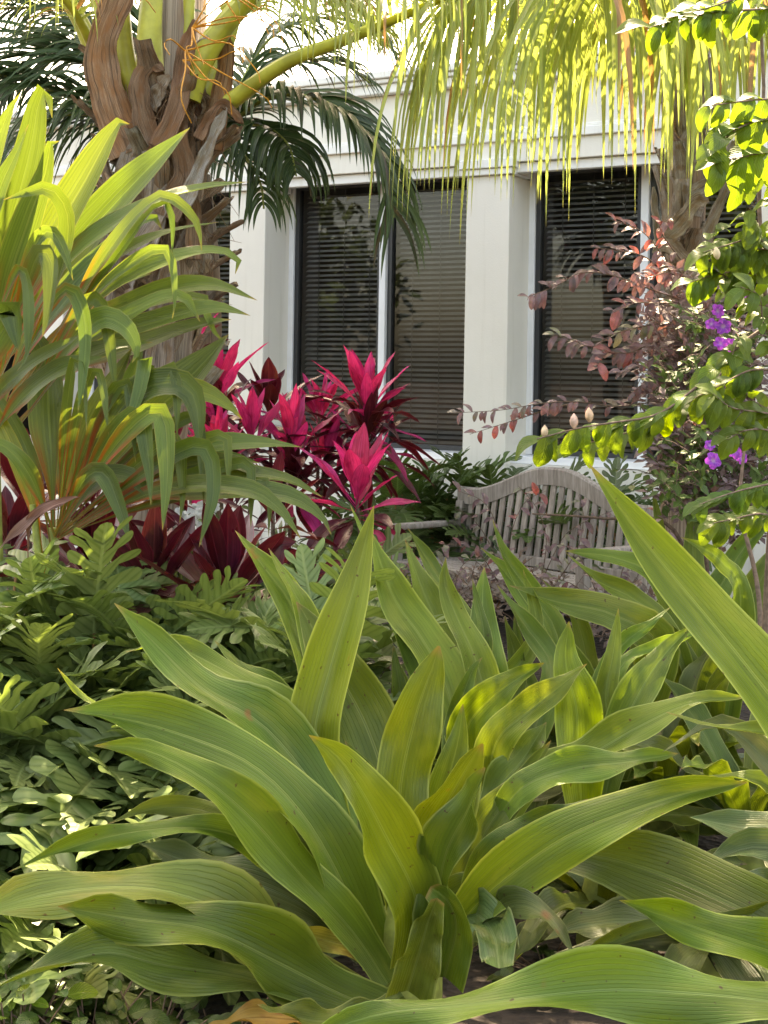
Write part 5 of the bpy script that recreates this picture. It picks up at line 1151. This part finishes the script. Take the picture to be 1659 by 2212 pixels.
# ------------------------------------------------------------------ ground cover at the bottom left, litter
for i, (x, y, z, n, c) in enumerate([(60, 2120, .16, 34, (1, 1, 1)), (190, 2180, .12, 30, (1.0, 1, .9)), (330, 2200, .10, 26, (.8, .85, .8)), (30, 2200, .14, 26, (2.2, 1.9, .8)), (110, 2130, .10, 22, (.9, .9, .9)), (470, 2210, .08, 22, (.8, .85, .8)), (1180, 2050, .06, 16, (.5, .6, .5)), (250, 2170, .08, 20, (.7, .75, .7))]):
    rw = random.Random(80 + i); p = gpos(x, y, z); b = Vector((p.x, p.y, 0))
    t = empty('ground_cover_plant', b, ['round-leaved ground cover plant low under the left crinum leaves', 'dark round-leaved ground cover at the bottom edge, left of another', 'dark round-leaved ground cover at the bottom edge near the orange leaf', 'lime green round-leaved seedling in the bottom left corner', 'ground cover below the front philodendron leaves', 'small ground cover plant beside the orange dying leaf', 'dim ground cover in the shade right of the crinum stem', 'shaded ground cover between two drooping crinum leaves'][i], 'plant', 'round-leaved ground cover')
    m = MB()
    for k in range(n):
        a = rw.uniform(0, 6.28); r = rw.uniform(.01, .17); e = b + Vector((r * math.cos(a), r * math.sin(a), z * rw.uniform(.4, 1.25))); m.tube([b + (e - b) * .15, e], .002, 4, cap=False)
        Q = frame(Vector((math.cos(a), math.sin(a), rw.uniform(-.3, .5))), Vector((rw.uniform(-.3, .3), -.5, 1))); o = bpy.data.objects.new('leaf', OV['cover']); COL.objects.link(o); o.parent = t
        o.matrix_local = Matrix.Translation(e - b) @ Q.to_4x4() @ Matrix.Scale(.055 * rw.uniform(.7, 1.25), 4); v = rw.uniform(.75, 1.2); o.color = (c[0] * v, c[1] * v, c[2] * v, 1)
    tag(m.build('stems', M['twig'], t), kind='stuff')
rw = random.Random(99)
for i in range(26):
    x, y = rw.choice([(1440, 2010), (1400, 2060), (1500, 2060), (700, 2010), (650, 1960), (1180, 1990), (300, 1950)]); p = gpos(x + rw.uniform(-60, 60), y + rw.uniform(-30, 30), .02)
    Y = Vector((rw.uniform(-1, 1), rw.uniform(-1, 1), rw.uniform(0, .4))).normalized(); S = Y.cross(Vector((0, 0, 1))).normalized(); L = rw.uniform(.05, .10)
    m = ribbon(MB(), [p, p + Y * L * .5 + Vector((0, 0, .015)), p + Y * L], L * .5, 8, 4, prof_oval, 20, .008, 2, (rw.uniform(-.4, .4), 0, 1), (0, rw.uniform(-40, 40)))
    o = m.build('dry_leaf', M['boot'], None, (1.2, .9, .75), loc=p)
    tag(o, 'curled brown dry leaf lying on the dark mulch', 'leaf', 'dry leaves on the mulch')

# ------------------------------------------------------------------ unseen trees, placed to shade the garden and darken the window reflections
def unseen_tree(base, zc, rad, n, label, seed, gaps=(), trunk=.16, leaf=.17):
    rnd = random.Random(seed); b = Vector(base); t = empty('shade_tree', b, label, 'tree', 'shade trees round the garden')
    m = MB(); top = Vector((b.x, b.y, zc)); m.tube(catmull([b, b.lerp(top, .5) + Vector((.15, .1, 0)), top], 12), [trunk * (1.15 - .6 * i / 12) for i in range(13)], 12, wob=.1)
    ends = []
    for i in range(14):
        a = i * 2.4; e = top + Vector((math.cos(a) * rad[0] * rnd.uniform(.3, .8), math.sin(a) * rad[1] * rnd.uniform(.3, .8), rnd.uniform(-.2, .6) * rad[2])); ends.append(e)
        m.tube(catmull([b.lerp(top, rnd.uniform(.6, .95)), (top + e) / 2 + Vector((0, 0, .2)), e], 8), [trunk * .4 * (1 - .8 * k / 8) for k in range(9)], 7)
    m.build('trunk', M['bark'], t)
    c = MB(); made = 0
    while made < n:
        q = Vector((rnd.gauss(0, .42), rnd.gauss(0, .42), rnd.gauss(0, .42)))
        if q.length > 1: continue
        p = top + Vector((q.x * rad[0], q.y * rad[1], q.z * rad[2] + .2)); made += 1
        if p.z < zc - rad[2]: continue
        for j in range(7):
            o = p + Vector((rnd.gauss(0, .16), rnd.gauss(0, .16), rnd.gauss(0, .12))); Y = Vector((rnd.gauss(0, 1), rnd.gauss(0, 1), rnd.gauss(-.2, .6))).normalized(); S = Y.cross(Vector((rnd.gauss(0, .4), rnd.gauss(0, .4), 1))).normalized(); L = leaf * rnd.uniform(.7, 1.3)
            if any((o - g_).dot(SUN) > 0 and ((o - g_) - SUN * (o - g_).dot(SUN)).length < r_ * (.8 + .5 * mnoise.noise(o * 1.3)) for (g_, r_) in gaps): continue   # leaves left out sunward of chosen spots, so direct sun reaches them
            c.face([o, o + Y * L * .45 + S * L * .27, o + Y * L, o + Y * L * .45 - S * L * .27], [(.5, 0), (1, .45), (.5, 1), (0, .45)])
    o = c.build('crown', M['tree'], t); o['kind'] = 'stuff'
    return t
GAPS = [(PX(50, 320, 5.1), .66), (PX(210, 340, 5.1), .46), (PX(330, 430, 5.0), .22), (PX(60, 480, 4.9), .22), (PX(400, 420, 5.0), .16), (PX(1420, 900, 4.45), .42), (PX(1250, 950, 4.35), .32), (PX(1580, 780, 4.5), .48), (PX(1540, 520, 4.5), .36),
        (PX(1500, 30, 4.4), .50), (PX(1550, 100, 5.6), 1.1), (PX(1300, 40, 5.7), .80), (PX(1420, 520, 5.9), .40), (PX(900, 0, 5.7), .5)]  # spots chosen to be sunlit; the crowns are kept open toward the sun
unseen_tree((-1.86, 12.1, 0), 9.6, (5.2, 4.2, 2.3), 9500, 'tall spreading tree rising behind the building', 1, GAPS)  # out of view, placed to keep direct sun off the garden
unseen_tree((3.4, 12.2, 0), 9.4, (4.6, 4.0, 2.2), 8000, 'tall leafy tree rising behind the right end of the building', 2, GAPS)
for i, (x, y) in enumerate([(-16, -9), (-5, -20), (9, -19), (-23, 2.0), (-19, 9.5)]):  # trees added out of view so the panes reflect foliage, not bright sky
    unseen_tree((x, y, 0), 3.4, (4.2, 3.6, 2.6), 1000, ['leafy tree behind the photographer at the far left', 'leafy tree straight behind the photographer', 'leafy tree behind the photographer, right of centre', 'leafy tree far beyond the left edge of the garden', 'leafy tree beyond the left edge, nearest the building'][i], 20 + i, leaf=.42)
